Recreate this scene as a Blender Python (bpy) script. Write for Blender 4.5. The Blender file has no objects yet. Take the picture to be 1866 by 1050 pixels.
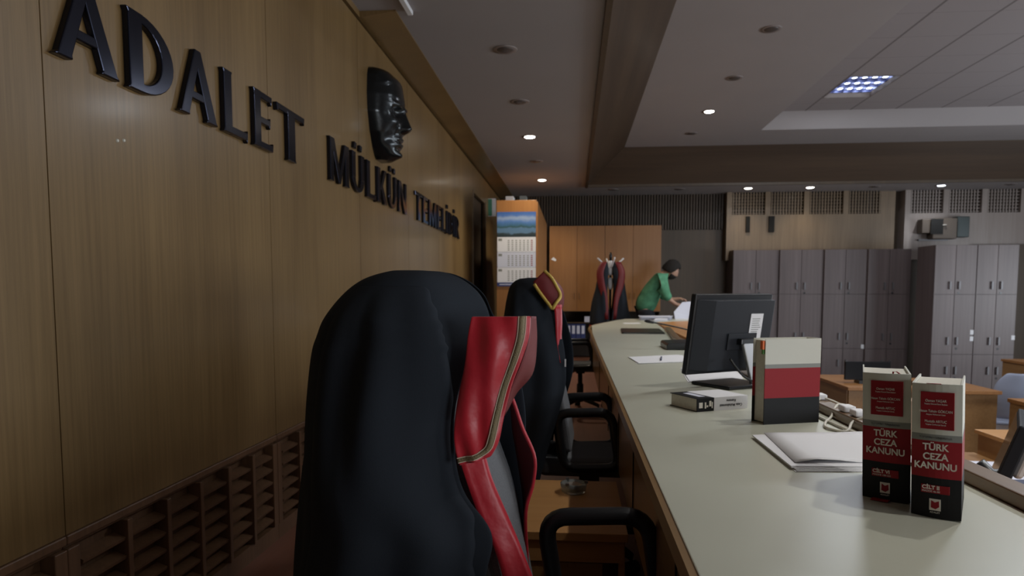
import bpy, math, random
from mathutils import Vector, Matrix
random.seed(7)
SC = bpy.context.scene
COL = SC.collection
R = math.radians
V = Vector

# ------------------------------------------------------------------ camera
cam_d = bpy.data.cameras.new('camera'); cam = bpy.data.objects.new('camera', cam_d); COL.objects.link(cam)
cam_d.sensor_width = 36; cam_d.lens = 24.116; cam_d.shift_y = 0.054
cam_d.clip_start = 0.05; cam_d.clip_end = 60
cam.location = (0, 0, 1.14); cam.rotation_euler = (R(90 - 4.289), 0, R(5.106))
cam_d.dof.use_dof = True; cam_d.dof.focus_distance = 1.45; cam_d.dof.aperture_fstop = 6.3
SC.camera = cam
# ------------------------------------------------------------------ view, world
SC.view_settings.view_transform = 'Standard'; SC.view_settings.look = 'None'
SC.view_settings.gamma = 1; SC.view_settings.use_curve_mapping = False
SC.view_settings.exposure = 0.55
SC.cycles.use_denoising = True; SC.cycles.max_bounces = 8; SC.cycles.diffuse_bounces = 5
SC.cycles.sample_clamp_indirect = 4
wd = bpy.data.worlds.new('world'); SC.world = wd; wd.use_nodes = True
wd.node_tree.nodes['Background'].inputs[0].default_value = (0.75, 0.85, 1, 1)
wd.node_tree.nodes['Background'].inputs[1].default_value = 0.10
# ------------------------------------------------------------------ large lights: daylight through unseen hall windows
def area(name, loc, rot, sx, sy, power, col):
    d = bpy.data.lights.new(name, 'AREA'); d.shape = 'RECTANGLE'; d.size = sx; d.size_y = sy; d.energy = power; d.color = col
    o = bpy.data.objects.new(name, d); COL.objects.link(o); o.location = loc; o.rotation_euler = rot
    return o
for wy in (3.9, 7.3):
    area('unseen_window_light', (9.42, wy, 1.15), (0, R(90), 0), 1.6, 2.4, 110, (0.86, 0.93, 1.0))
area('unseen_window_light', (4.2, -1.95, 1.2), (R(90), 0, 0), 2.6, 1.5, 90, (0.92, 0.96, 1.0))   # unseen window added behind the camera for frontal light, right of the bench

# ------------------------------------------------------------------ materials
def newmat(name):
    m = bpy.data.materials.new(name); m.use_nodes = True
    return m, m.node_tree.nodes, m.node_tree.links, m.node_tree.nodes['Principled BSDF']
def plain(name, c, rough=0.5, metal=0.0, emit=None, es=0, var=0.0, vs=8.0, bump=0.0, bs=80.0, coat=0.0, sheen=0.0, trans=0.0, spec=None):
    m, N, L, b = newmat(name)
    b.inputs['Base Color'].default_value = (*c, 1); b.inputs['Roughness'].default_value = rough; b.inputs['Metallic'].default_value = metal
    b.inputs['Coat Weight'].default_value = coat; b.inputs['Transmission Weight'].default_value = trans
    if sheen: b.inputs['Sheen Weight'].default_value = sheen; b.inputs['Sheen Roughness'].default_value = .4
    if spec is not None: b.inputs['Specular IOR Level'].default_value = spec
    if emit: b.inputs['Emission Color'].default_value = (*emit, 1); b.inputs['Emission Strength'].default_value = es
    if var or bump:
        tc = N.new('ShaderNodeTexCoord')
    if var:
        n = N.new('ShaderNodeTexNoise'); n.inputs['Scale'].default_value = vs; n.inputs['Detail'].default_value = 5
        r = N.new('ShaderNodeValToRGB')
        r.color_ramp.elements[0].position = .3; r.color_ramp.elements[1].position = .7
        r.color_ramp.elements[0].color = (*[x * (1 - var) for x in c], 1); r.color_ramp.elements[1].color = (*[min(1, x * (1 + var)) for x in c], 1)
        L.new(tc.outputs['Object'], n.inputs['Vector']); L.new(n.outputs['Fac'], r.inputs['Fac']); L.new(r.outputs['Color'], b.inputs['Base Color'])
    if bump:
        n2 = N.new('ShaderNodeTexNoise'); n2.inputs['Scale'].default_value = bs; n2.inputs['Detail'].default_value = 3
        bp = N.new('ShaderNodeBump'); bp.inputs['Strength'].default_value = bump; bp.inputs['Distance'].default_value = .002
        L.new(tc.outputs['Object'], n2.inputs['Vector']); L.new(n2.outputs['Fac'], bp.inputs['Height']); L.new(bp.outputs['Normal'], b.inputs['Normal'])
    return m
def wood(name, c0, c1, grain='Z', scale=1.0, rough=0.4, coat=0.0, bands=None):
    """veneer: fine streaks along the grain axis plus broad tonal bands across it"""
    m, N, L, b = newmat(name)
    tc = N.new('ShaderNodeTexCoord'); mp = N.new('ShaderNodeMapping')
    s = [60 * scale] * 3; s['XYZ'.index(grain)] = 1.6 * scale
    mp.inputs['Scale'].default_value = s
    n = N.new('ShaderNodeTexNoise'); n.inputs['Scale'].default_value = 1; n.inputs['Detail'].default_value = 6; n.inputs['Roughness'].default_value = .65
    mp2 = N.new('ShaderNodeMapping'); s2 = [(bands or 5.0)] * 3; s2['XYZ'.index(grain)] = .15
    mp2.inputs['Scale'].default_value = s2
    n2 = N.new('ShaderNodeTexNoise'); n2.inputs['Scale'].default_value = 1; n2.inputs['Detail'].default_value = 2
    mx = N.new('ShaderNodeMix'); mx.data_type = 'FLOAT'; mx.inputs[0].default_value = .45
    r = N.new('ShaderNodeValToRGB'); r.color_ramp.elements[0].position = .32; r.color_ramp.elements[1].position = .68
    r.color_ramp.elements[0].color = (*c0, 1); r.color_ramp.elements[1].color = (*c1, 1)
    L.new(tc.outputs['Object'], mp.inputs['Vector']); L.new(mp.outputs['Vector'], n.inputs['Vector'])
    L.new(tc.outputs['Object'], mp2.inputs['Vector']); L.new(mp2.outputs['Vector'], n2.inputs['Vector'])
    L.new(n.outputs['Fac'], mx.inputs[2]); L.new(n2.outputs['Fac'], mx.inputs[3]); L.new(mx.outputs[0], r.inputs['Fac'])
    L.new(r.outputs['Color'], b.inputs['Base Color'])
    b.inputs['Roughness'].default_value = rough; b.inputs['Coat Weight'].default_value = coat; b.inputs['Coat Roughness'].default_value = .15
    return m
M = {}
M['wall_wood'] = wood('wall_veneer', (.135, .080, .030), (.245, .154, .063), 'Z', 1.3, .33, .12, 3.0)
M['grille_wood'] = wood('grille_wood', (.10, .052, .026), (.19, .10, .05), 'Z', 1.0, .45)
M['dark_wood'] = wood('dark_veneer', (.05, .032, .018), (.085, .055, .03), 'Z', 1, .5)
M['fascia_wood'] = wood('fascia_wood', (.044, .027, .017), (.074, .046, .027), 'X', .6, .45)
M['fascia_wood_y'] = wood('fascia_wood_side', (.044, .027, .017), (.074, .046, .027), 'Y', .6, .45)
M['slat_wood'] = wood('slat_wood', (.05, .034, .022), (.09, .06, .038), 'Z', 1, .5)
M['panel_wood'] = wood('panel_wood', (.13, .088, .05), (.23, .16, .095), 'Z', .8, .4)
M['pale_wood'] = wood('pale_panel', (.25, .205, .18), (.34, .29, .265), 'Z', .8, .4)
M['orange_wood'] = wood('orange_wood', (.25, .105, .03), (.34, .155, .05), 'Z', .6, .4, 0, 4)
M['orange_wood_x'] = wood('orange_wood_flat', (.52, .24, .075), (.62, .31, .11), 'Y', .6, .35)
M['cab_wood'] = wood('grey_brown_laminate', (.085, .062, .06), (.15, .115, .112), 'Z', .5, .42, 0, 6)
M['table_wood'] = wood('table_wood', (.40, .2, .07), (.5, .27, .105), 'X', .6, .4)
M['bench_wood'] = wood('bench_wood', (.20, .115, .045), (.31, .19, .085), 'Y', .7, .3, .2)
M['lip_wood'] = wood('lip_wood', (.12, .068, .03), (.2, .12, .055), 'Y', .8, .35, .2)
M['desk_wood'] = wood('desk_wood', (.22, .11, .04), (.33, .18, .07), 'Y', .7, .4)
M['laminate'] = plain('bench_laminate', (.52, .53, .44), .34, var=.03, vs=3)
M['ceil'] = plain('ceiling_plaster', (.33, .305, .305), .9, var=.02, vs=1.5)
M['floor_wood'] = wood('floor_parquet', (.15, .06, .035), (.24, .1, .06), 'Y', .6, .4)
M['hall_floor'] = plain('hall_floor', (.16, .13, .12), .5, var=.1, vs=4)
M['black'] = plain('black_void', (.008, .007, .006), .9)
M['metal_dark'] = plain('dark_polished_metal', (.03, .033, .05), .18, .9)
M['bronze'] = plain('black_bronze', (.035, .038, .04), .2, .8, bump=.25, bs=35)
M['robe'] = plain('black_gown_cloth', (.024, .029, .037), .95, bump=.2, bs=900, spec=.1)
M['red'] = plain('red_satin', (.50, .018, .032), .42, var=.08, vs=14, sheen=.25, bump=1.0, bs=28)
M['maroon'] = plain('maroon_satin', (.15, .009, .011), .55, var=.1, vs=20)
M['gold'] = plain('gold_braid', (.60, .42, .09), .45, .3, bump=.6, bs=300)
M['braid'] = plain('olive_gold_braid', (.21, .165, .085), .6, .15, bump=.8, bs=500)
M['thread'] = plain('pale_piping', (.66, .55, .42), .7)
M['grey_cloth'] = plain('grey_upholstery', (.135, .14, .15), .95, var=.18, vs=260, bump=.3, bs=600)
M['chair_black'] = plain('black_plastic', (.012, .013, .015), .32)
M['chair_frame'] = plain('black_frame', (.01, .01, .011), .45)
M['white'] = plain('white_paper', (.74, .74, .76), .8)
M['paper_cool'] = plain('cool_paper', (.62, .64, .74), .8)
M['pages'] = plain('book_pages', (.66, .64, .56), .85, var=.05, vs=120)
M['cover_white'] = plain('cover_cream', (.60, .60, .53), .55, spec=.25)
M['cover_grey'] = plain('cover_grey', (.25, .26, .24), .55, spec=.25)
M['cover_red'] = plain('cover_red', (.27, .016, .022), .55, spec=.2)
M['cover_black'] = plain('cover_black', (.012, .012, .013), .55, spec=.2)
M['print_white'] = plain('print_white', (.74, .70, .62), .5)
M['print_dark'] = plain('print_dark', (.05, .05, .055), .6)
M['label_red'] = plain('label_red', (.26, .014, .02), .55, spec=.2)
M['monitor'] = plain('monitor_black', (.014, .016, .021), .5, spec=.25)
M['monitor_dark'] = plain('monitor_bezel', (.01, .011, .013), .3)
M['silver'] = plain('silver_plastic', (.62, .63, .65), .3, .6)
M['screen'] = plain('dark_screen', (.01, .011, .013), .12)
M['cable'] = plain('black_cable', (.012, .012, .012), .5)
M['cable_white'] = plain('white_cable', (.62, .6, .52), .5)
M['steel'] = plain('handle_steel', (.16, .155, .16), .5, .8)
M['glass'] = plain('ashtray_glass', (.85, .9, .88), .06, 0, trans=.85)
M['green'] = plain('green_shirt', (.075, .25, .14), .85, var=.25, vs=16)
M['skin'] = plain('skin', (.46, .27, .19), .55)
M['hair'] = plain('dark_hair', (.008, .006, .005), .9, bump=.5, bs=120)
M['trouser'] = plain('dark_trousers', (.012, .013, .02), .9)
M['blue'] = plain('binder_blue', (.03, .045, .16), .5)
M['blue_grey'] = plain('blue_grey_plastic', (.26, .29, .38), .5)
M['card'] = plain('cardboard', (.42, .29, .2), .8)
M['lamp_on'] = plain('lit_lamp', (1, 1, 1), .5, emit=(1, .93, .82), es=14)
M['lamp_cool'] = plain('lit_cool_lamp', (1, 1, 1), .5, emit=(.78, .86, 1), es=5)
M['lamp_off'] = plain('unlit_reflector', (.10, .085, .08), .4, .3)
M['lamp_ring'] = plain('lamp_ring', (.30, .26, .25), .4, .3)
M['louvre'] = plain('louvre_metal', (.16, .19, .38), .35, .5)
M['housing'] = plain('lamp_housing', (.16, .13, .11), .6)
M['orange_tab'] = plain('orange_tab', (.75, .16, .04), .6)
M['green_tab'] = plain('green_tab', (.12, .3, .08), .6)
M['sign_green'] = plain('sign_green', (.08, .28, .18), .5)
M['teal_dark'] = plain('dark_green_box', (.02, .035, .035), .4)
M['brown_box'] = plain('brown_box', (.085, .062, .045), .5)
M['plastic_clear'] = plain('clear_bottle', (.75, .8, .9), .2, trans=.4)
M['navy'] = plain('navy_folder', (.03, .04, .09), .5)

def tile_mat():
    m, N, L, b = newmat('ceiling_tiles')
    tc = N.new('ShaderNodeTexCoord'); sx = N.new('ShaderNodeSeparateXYZ'); L.new(tc.outputs['Object'], sx.inputs[0])
    out = []
    for ax, off, w in (('X', 3.19, .012), ('Y', 0.10, .002)):
        a = N.new('ShaderNodeMath'); a.operation = 'SUBTRACT'; a.inputs[1].default_value = off - 6 * .6; L.new(sx.outputs[ax], a.inputs[0])
        d = N.new('ShaderNodeMath'); d.operation = 'PINGPONG'; d.inputs[1].default_value = .3; L.new(a.outputs[0], d.inputs[0])
        c = N.new('ShaderNodeMath'); c.operation = 'LESS_THAN'; c.inputs[1].default_value = w; L.new(d.outputs[0], c.inputs[0]); out.append(c)
    mx = N.new('ShaderNodeMath'); mx.operation = 'MAXIMUM'; L.new(out[0].outputs[0], mx.inputs[0]); L.new(out[1].outputs[0], mx.inputs[1])
    c = N.new('ShaderNodeMix'); c.data_type = 'RGBA'; c.inputs[6].default_value = (.30, .272, .275, 1); c.inputs[7].default_value = (.15, .13, .13, 1)
    L.new(mx.outputs[0], c.inputs[0]); L.new(c.outputs[2], b.inputs['Base Color']); b.inputs['Roughness'].default_value = .9
    return m
M['tiles'] = tile_mat()
def lake_mat():
    """calendar picture: sky with clouds over a lake and dark shore, printed on the sheet (local z 0..h)"""
    m, N, L, b = newmat('lake_print')
    tc = N.new('ShaderNodeTexCoord'); sx = N.new('ShaderNodeSeparateXYZ'); L.new(tc.outputs['Object'], sx.inputs[0])
    n = N.new('ShaderNodeTexNoise'); n.inputs['Scale'].default_value = 9; n.inputs['Detail'].default_value = 5; L.new(tc.outputs['Object'], n.inputs['Vector'])
    ad = N.new('ShaderNodeMath'); ad.operation = 'MULTIPLY_ADD'; ad.inputs[1].default_value = .08; L.new(n.outputs['Fac'], ad.inputs[0]); L.new(sx.outputs['Z'], ad.inputs[2])
    mr = N.new('ShaderNodeMapRange'); mr.inputs[1].default_value = .0; mr.inputs[2].default_value = .36; L.new(ad.outputs[0], mr.inputs[0])
    r = N.new('ShaderNodeValToRGB'); e = r.color_ramp.elements
    e[0].position = .16; e[0].color = (.02, .035, .04, 1); e[1].position = 1; e[1].color = (.03, .09, .30, 1)
    for p, c in ((.22, (.03, .05, .06)), (.27, (.10, .19, .30)), (.40, (.09, .18, .30)), (.43, (.03, .08, .08)), (.48, (.04, .12, .2)), (.6, (.07, .17, .42)), (.74, (.25, .33, .48)), (.84, (.06, .14, .38))):
        x = e.new(p); x.color = (*c, 1)
    L.new(mr.outputs[0], r.inputs['Fac']); L.new(r.outputs['Color'], b.inputs['Base Color']); b.inputs['Roughness'].default_value = .5
    return m
M['lake'] = lake_mat()

# ------------------------------------------------------------------ mesh builder
class MB:
    def __init__(s): s.v = []; s.f = []; s.mi = []
    def add(s, vs, fs, mi=0):
        n = len(s.v); s.v += [tuple(v) for v in vs]; s.f += [tuple(i + n for i in f) for f in fs]; s.mi += [mi] * len(fs); return s
    def box(s, x0, x1, y0, y1, z0, z1, mi=0, rot=None, piv=None):
        vs = [Vector((x, y, z)) for z in (z0, z1) for y in (y0, y1) for x in (x0, x1)]
        if rot is not None:
            p = Vector(piv) if piv else Vector(((x0 + x1) / 2, (y0 + y1) / 2, (z0 + z1) / 2))
            vs = [rot @ (v - p) + p for v in vs]
        return s.add(vs, [(0, 2, 3, 1), (4, 5, 7, 6), (0, 1, 5, 4), (2, 6, 7, 3), (0, 4, 6, 2), (1, 3, 7, 5)], mi)
    def prism(s, pts, a0, a1, axis='Z', mi=0):
        """outline pts extruded between a0 and a1 along axis; pts are the other two coordinates in order"""
        def P(p, a): return {'Z': (p[0], p[1], a), 'X': (a, p[0], p[1]), 'Y': (p[0], a, p[1])}[axis]
        n = len(pts)
        vs = [P(p, a0) for p in pts] + [P(p, a1) for p in pts]
        return s.add(vs, [tuple(range(n))[::-1], tuple(range(n, 2 * n))] + [(i, (i + 1) % n, n + (i + 1) % n, n + i) for i in range(n)], mi)
    def tube(s, path, r, n=8, closed=False, mi=0, flat=1.0):
        P = [Vector(p) for p in path]; k = len(P); rr = r if isinstance(r, (list, tuple)) else [r] * k
        vs = []; pu = None
        for i in range(k):
            if closed: t = P[(i + 1) % k] - P[i - 1]
            else: t = P[min(i + 1, k - 1)] - P[max(i - 1, 0)]
            t.normalize()
            if pu is None:
                u = t.cross(Vector((0, 0, 1)));
                if u.length < 1e-3: u = t.cross(Vector((0, 1, 0)))
            else: u = pu - t * pu.dot(t)
            u.normalize(); w = t.cross(u); pu = u
            for j in range(n):
                a = 2 * math.pi * j / n; vs.append(P[i] + (u * math.cos(a) + w * math.sin(a) * flat) * rr[i])
        fs = []
        for i in range(k if closed else k - 1):
            a, b_ = i * n, ((i + 1) % k) * n
            fs += [(a + j, a + (j + 1) % n, b_ + (j + 1) % n, b_ + j) for j in range(n)]
        if not closed: fs += [tuple(range(n))[::-1], tuple(range((k - 1) * n, k * n))]
        return s.add(vs, fs, mi)
    def lathe(s, prof, c=(0, 0, 0), n=20, mi=0):
        """prof: list of (r, z) bottom to top"""
        vs = []; k = len(prof)
        for r, z in prof:
            for j in range(n):
                a = 2 * math.pi * j / n; vs.append((c[0] + r * math.cos(a), c[1] + r * math.sin(a), c[2] + z))
        fs = [(i * n + j, i * n + (j + 1) % n, (i + 1) * n + (j + 1) % n, (i + 1) * n + j) for i in range(k - 1) for j in range(n)]
        fs += [tuple(range(n))[::-1], tuple(range((k - 1) * n, k * n))]
        return s.add(vs, fs, mi)
    def grid(s, rows, mi=0):
        k = len(rows[0]); vs = [p for r in rows for p in r]
        return s.add(vs, [(i * k + j, i * k + j + 1, (i + 1) * k + j + 1, (i + 1) * k + j) for i in range(len(rows) - 1) for j in range(k - 1)], mi)
    def quad(s, a, b, c, d, mi=0): return s.add([a, b, c, d], [(0, 1, 2, 3)], mi)
def obj(name, mb, mat, parent=None, bevel=0, smooth=False, solid=0, sub=0, seg=2, label=None, off=0):
    me = bpy.data.meshes.new(name); me.from_pydata(mb.v, [], mb.f)
    for m in (mat if isinstance(mat, (list, tuple)) else [mat]): me.materials.append(m if not isinstance(m, str) else M[m])
    if any(mb.mi):
        for p, i in zip(me.polygons, mb.mi): p.material_index = i
    me.update()
    if smooth:
        for p in me.polygons: p.use_smooth = True
    o = bpy.data.objects.new(name, me); COL.objects.link(o)
    if parent: o.parent = parent
    if solid:
        d = o.modifiers.new('Solidify', 'SOLIDIFY'); d.thickness = solid; d.offset = off
    if bevel:
        d = o.modifiers.new('Bevel', 'BEVEL'); d.width = bevel; d.segments = seg; d.limit_method = 'ANGLE'; d.angle_limit = R(40)
        d.harden_normals = False
    if sub:
        d = o.modifiers.new('Subsurf', 'SUBSURF'); d.levels = sub; d.render_levels = sub
    if label: o['label'] = label
    return o
def fixn(o):
    import bmesh
    bm = bmesh.new(); bm.from_mesh(o.data); bmesh.ops.recalc_face_normals(bm, faces=bm.faces); bm.to_mesh(o.data); bm.free(); return o
def thing(name, label, cat, loc=(0, 0, 0), rz=0, group=None):
    o = bpy.data.objects.new(name, None); COL.objects.link(o); o.location = loc; o.rotation_euler = (0, 0, rz); o.empty_display_size = .1
    return tag(o, label, cat, group)
def tag(o, label, cat, group=None):
    o['label'] = label; o['category'] = cat
    if group: o['group'] = group
    return o
def struct(name, mb, mat, **k):
    o = obj(name, mb, mat, **k); o['kind'] = 'structure'; return o
def dup(root, loc, rz=0, label=None):
    c = root.copy(); COL.objects.link(c); c.location = loc; c.rotation_euler = (0, 0, rz)
    if label: c['label'] = label
    for ch in list(root.children):
        d = ch.copy(); COL.objects.link(d); d.parent = c
        for g in list(ch.children):
            e = g.copy(); COL.objects.link(e); e.parent = d
    return c
def text(name, s, size, mat, parent, mtx, ext=.0004, align='CENTER', bold=0.0, sx=1.0):
    cu = bpy.data.curves.new(name, 'FONT'); cu.body = s; cu.size = size; cu.extrude = ext; cu.align_x = align; cu.align_y = 'CENTER'
    cu.offset = bold; cu.space_line = .95
    t = bpy.data.objects.new(name, cu); COL.objects.link(t); bpy.context.view_layer.update()
    me = bpy.data.meshes.new_from_object(t.evaluated_get(bpy.context.evaluated_depsgraph_get()))
    bpy.data.objects.remove(t); bpy.data.curves.remove(cu)
    me.name = name; me.materials.clear(); me.materials.append(M[mat])
    me.transform(mtx @ Matrix.Diagonal((sx, 1, 1, 1)))
    o = bpy.data.objects.new(name, me); COL.objects.link(o); o.parent = parent
    return o
def frame(o, xdir, ydir):
    x = Vector(xdir).normalized(); y = Vector(ydir).normalized(); z = x.cross(y)
    m = Matrix((x, y, z)).transposed().to_4x4(); m.translation = Vector(o); return m
def cat(pts, n):
    """Catmull-Rom through pts (tuples) sampled to n points"""
    P = [Vector(p) for p in pts]; k = len(P); out = []
    for i in range(n):
        t = i / (n - 1) * (k - 1); a = min(int(t), k - 2); f = t - a
        p0 = P[a - 1] if a > 0 else P[0] * 2 - P[1]; p1 = P[a]; p2 = P[a + 1]; p3 = P[a + 2] if a + 2 < k else P[-1] * 2 - P[-2]
        out.append(.5 * ((2 * p1) + (p2 - p0) * f + (2 * p0 - 5 * p1 + 4 * p2 - p3) * f * f + (3 * p1 - p0 - 3 * p2 + p3) * f ** 3))
    return out
def lerp_table(tab, x):
    if x <= tab[0][0]: return tab[0][1:]
    for a, b in zip(tab, tab[1:]):
        if x <= b[0]:
            f = (x - a[0]) / (b[0] - a[0]); return tuple(p + (q - p) * f for p, q in zip(a[1:], b[1:]))
    return tab[-1][1:]

# ================================================================== SETTING
HF = -.45   # hall floor
struct('floor', MB().box(-1.5, .95, -2, 12.9, -.06, 0), 'floor_wood')
struct('floor', MB().box(.95, 9.6, -2, 12.9, HF - .06, HF), 'hall_floor')
# left wall: veneer panels with thin joints, dark backing
SE = [-.76, .49, 1.68, 2.99, 4.29, 5.58, 6.87, 8.15, 9.2]
mb = MB()
for a, b in zip(SE, SE[1:]): mb.box(-1.39, -1.35, a + .002, b - .002, .49, 2.83)
mb.box(-1.39, -1.35, 9.2, 10.5, 2.48, 2.83); mb.box(-1.39, -1.35, 10.5, 12.85, 0, 2.83)
struct('wall_left', mb, 'wall_wood')
mb = MB().box(-1.46, -1.395, -2, 9.2, 0, 2.9).box(-1.46, -1.395, 10.5, 12.85, 0, 2.9).box(-1.46, -1.395, 9.2, 10.5, 2.48, 2.9)
struct('wall_left', mb, 'black')
struct('trim_1', MB().prism([(-1.395, 2.86), (-1.36, 2.86), (-1.12, 2.893), (-1.12, 2.9), (-1.395, 2.9)], 4.35, 12.85, 'Y'), 'wall_wood')
struct('trim_2', MB().box(-1.39, -1.35, -2, 4.35, 2.86, 2.9), 'wall_wood')
struct('trim_3', MB().box(-1.36, -1.335, 9.17, 9.22, 0, 2.5).box(-1.36, -1.335, 10.48, 10.53, 0, 2.5), 'panel_wood')
d = struct('door_1', MB().box(-1.45, -1.41, 9.22, 10.48, 0, 2.48), 'dark_wood')
obj('door_handle', MB().tube([(-1.41, 9.35, 1.0), (-1.37, 9.35, 1.0), (-1.37, 9.47, 1.0)], .01), 'steel', d)
# back wall
struct('wall_back', MB().box(-1.5, 9.6, 12.85, 12.95, HF, 3.0), 'dark_wood')
mb = MB()
for i in range(80): mb.box(-1.3 + i * .05, -1.3 + i * .05 + .024, 12.79, 12.85, 2.27, 2.9)
struct('trim_4', mb, 'slat_wood')
struct('trim_5', MB().box(1.5, 2.55, 12.81, 12.85, 0, 2.26), 'dark_wood')
def upper_panel(name, x0, x1, mat, bays, slots=()):
    mb = MB().box(x0, x1, 12.60, 12.85, 1.7, 2.5)
    w = (x1 - x0) / bays
    for i in range(bays):
        a = x0 + i * w; mb.box(a, a + .09, 12.60, 12.85, 2.5, 2.9)
        n = int((w - .09) / .05)
        for j in range(n): mb.box(a + .09 + j * .05 + .02, a + .09 + j * .05 + .038, 12.63, 12.65, 2.5, 2.9)
        for j in range(7): mb.box(a + .09, a + w, 12.65, 12.67, 2.52 + j * .055, 2.535 + j * .055)
    struct(name, mb, mat)
upper_panel('trim_6', 2.7, 5.35, 'panel_wood', 4)
upper_panel('trim_7', 5.72, 9.5, 'pale_wood', 6)
struct('trim_8', MB().box(5.35, 5.6, 12.70, 12.85, 1.7, 2.9), 'panel_wood')
# right wall with window openings (outside the frame, lets the daylight in)
mb = MB()
for a, b in ((-2, 2.7), (5.1, 6.1), (8.5, 12.9)): mb.box(9.5, 9.6, a, b, HF, 3.7)
mb.box(9.5, 9.6, 1.7, 8.5, HF, .3); mb.box(9.5, 9.6, 1.7, 8.5, 2.0, 3.7)
struct('wall_right', mb, 'pale_wood')
# wall behind the camera, opened for the added window
mb = MB().box(-1.5, 2.8, -2.1, -2, HF, 3.7).box(5.6, 9.6, -2.1, -2, HF, 3.7).box(2.8, 5.6, -2.1, -2, HF, .4).box(2.8, 5.6, -2.1, -2, 2.0, 3.7)
struct('wall_front', mb, 'pale_wood')
# ceilings
mb = MB().box(-1.5, .2, -2, 12.95, 2.9, 2.96).box(.2, 9.6, 11.72, 12.95, 2.9, 2.96)
struct('ceiling', mb, 'ceil')
struct('ceiling', MB().prism([(.2, 2.9), (.8, 3.45), (.8, 3.5), (.2, 2.96)], -2, 11.3, 'Y').add(
    [(.2, 11.3, 2.9), (.8, 11.3, 3.45), (.2, 11.72, 2.9), (.2, 11.3, 2.96), (.8, 11.3, 3.5), (.2, 11.72, 2.96)], [(0, 2, 1), (3, 4, 5), (0, 1, 4, 3), (1, 2, 5, 4), (2, 0, 3, 5)]), 'fascia_wood_y')
struct('ceiling', MB().add([(.2, 11.72, 2.9), (9.6, 11.72, 2.9), (9.6, 11.3, 3.45), (.8, 11.3, 3.45), (.2, 11.72, 2.96), (9.6, 11.72, 2.96), (9.6, 11.3, 3.5), (.8, 11.3, 3.5)],
    [(0, 1, 2, 3), (4, 7, 6, 5), (0, 4, 5, 1), (3, 2, 6, 7)]), 'fascia_wood')
struct('trim_9', MB().box(.185, .225, -2, 11.74, 2.87, 2.93).box(.225, 9.5, 11.70, 11.74, 2.885, 2.93), 'dark_wood')
struct('ceiling', MB().box(.8, 2.66, -2, 11.3, 3.45, 3.5).box(2.66, 9.6, 10.3, 11.3, 3.45, 3.5), 'ceil')
struct('ceiling', MB().prism([(2.66, 3.45), (2.86, 3.65), (2.86, 3.7), (2.66, 3.5)], -2, 10.07, 'Y').add(
    [(2.66, 10.3, 3.45), (9.6, 10.3, 3.45), (9.6, 10.07, 3.65), (2.86, 10.07, 3.65)], [(0, 1, 2, 3)]).add([(2.66, 10.07, 3.45), (2.86, 10.07, 3.65), (2.66, 10.3, 3.45)], [(0, 2, 1)]), 'ceil')
FX0, FX1, FY0, FY1 = 3.2, 3.8, 8.55, 9.45
mb = MB().box(2.86, FX0, -2, 10.07, 3.65, 3.7).box(FX1, 9.6, -2, 10.07, 3.65, 3.7)
for a, b in ((-2, 4.7), (5.6, FY0), (FY1, 10.07)): mb.box(FX0, FX1, a, b, 3.65, 3.7)
struct('ceiling', mb, 'tiles')

# ------------------------------------------------------------------ ceiling lamps
def downlight(x, y, z, on, label, group, cool=False, power=60, cone=120, col=(1, .86, .66)):
    t = thing('downlight', label, 'ceiling lamp', (x, y, z), 0, group)
    obj('ring', MB().lathe([(.062, -.004), (.088, -.006), (.09, -.001), (.085, 0)], n=24), 'lamp_ring', t, smooth=True)
    obj('lamp', MB().lathe([(.045, -.012), (.06, -.006), (.061, -.001)], n=20), ('lamp_cool' if cool else 'lamp_on') if on else 'lamp_off', t, smooth=True)
    if on:
        d = bpy.data.lights.new('downlight_light', 'SPOT'); d.energy = power; d.spot_size = R(cone); d.spot_blend = .8; d.shadow_soft_size = .05
        d.color = (.85, .92, 1) if cool else col
        o = bpy.data.objects.new('downlight_light', d); COL.objects.link(o); o.parent = t; o.location = (0, 0, -.02)
    return t
G = 'round downlights in the low side ceiling'
downlight(-.507, 5.11, 2.9, False, 'unlit dark round downlight, nearest in the low ceiling over the bench', G)
downlight(-.507, 6.49, 2.9, False, 'unlit dark round downlight, second nearest in the low ceiling over the bench', G)
downlight(-.507, 7.94, 2.9, True, 'lit round downlight, brighter and nearer of the two lit ones beside the wood wall', G)
downlight(-.507, 9.42, 2.9, False, 'unlit round downlight between the two lit ones in the low side ceiling', G)
downlight(-.507, 10.98, 2.9, True, 'lit round downlight, farthest in the low side ceiling above the calendar cabinet', G)
G = 'round downlights in the raised ceiling'
for y, q in ((.75, 'first'), (2.2, 'second'), (3.6, 'third'), (5.0, 'fourth')):  # unseen lit lamps added along the row to brighten the bench top
    downlight(1.72, y, 3.45, True, q + ' added lit downlight over the bench in the raised ceiling, unseen above the books', G, power=75, cone=98, col=(1, .97, .92))
downlight(1.72, 6.41, 3.45, False, 'unlit round downlight, nearest and largest in the raised ceiling', G)
downlight(1.72, 7.80, 3.45, False, 'unlit round downlight just before the lit one in the raised ceiling', G)
downlight(1.72, 9.19, 3.45, True, 'only lit round downlight in the raised ceiling', G)
downlight(1.70, 10.41, 3.45, False, 'unlit round downlight nearest the far wooden fascia in the raised ceiling', G)
G = 'round downlights in the far soffit'
downlight(.675, 12.1, 2.9, False, 'unlit round downlight, leftmost in the far soffit strip', G)
downlight(1.81, 12.15, 2.9, False, 'unlit round downlight, second from the left in the far soffit strip', G)
downlight(2.95, 12.15, 2.9, True, 'warm lit round downlight, leftmost lit one in the far soffit strip', G, power=16)
downlight(3.97, 12.15, 2.9, True, 'warm lit round downlight, second lit one in the far soffit strip', G, power=16)
downlight(5.02, 12.15, 2.9, False, 'unlit round downlight between the warm and the bluish lit ones, far soffit strip', G)
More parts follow.
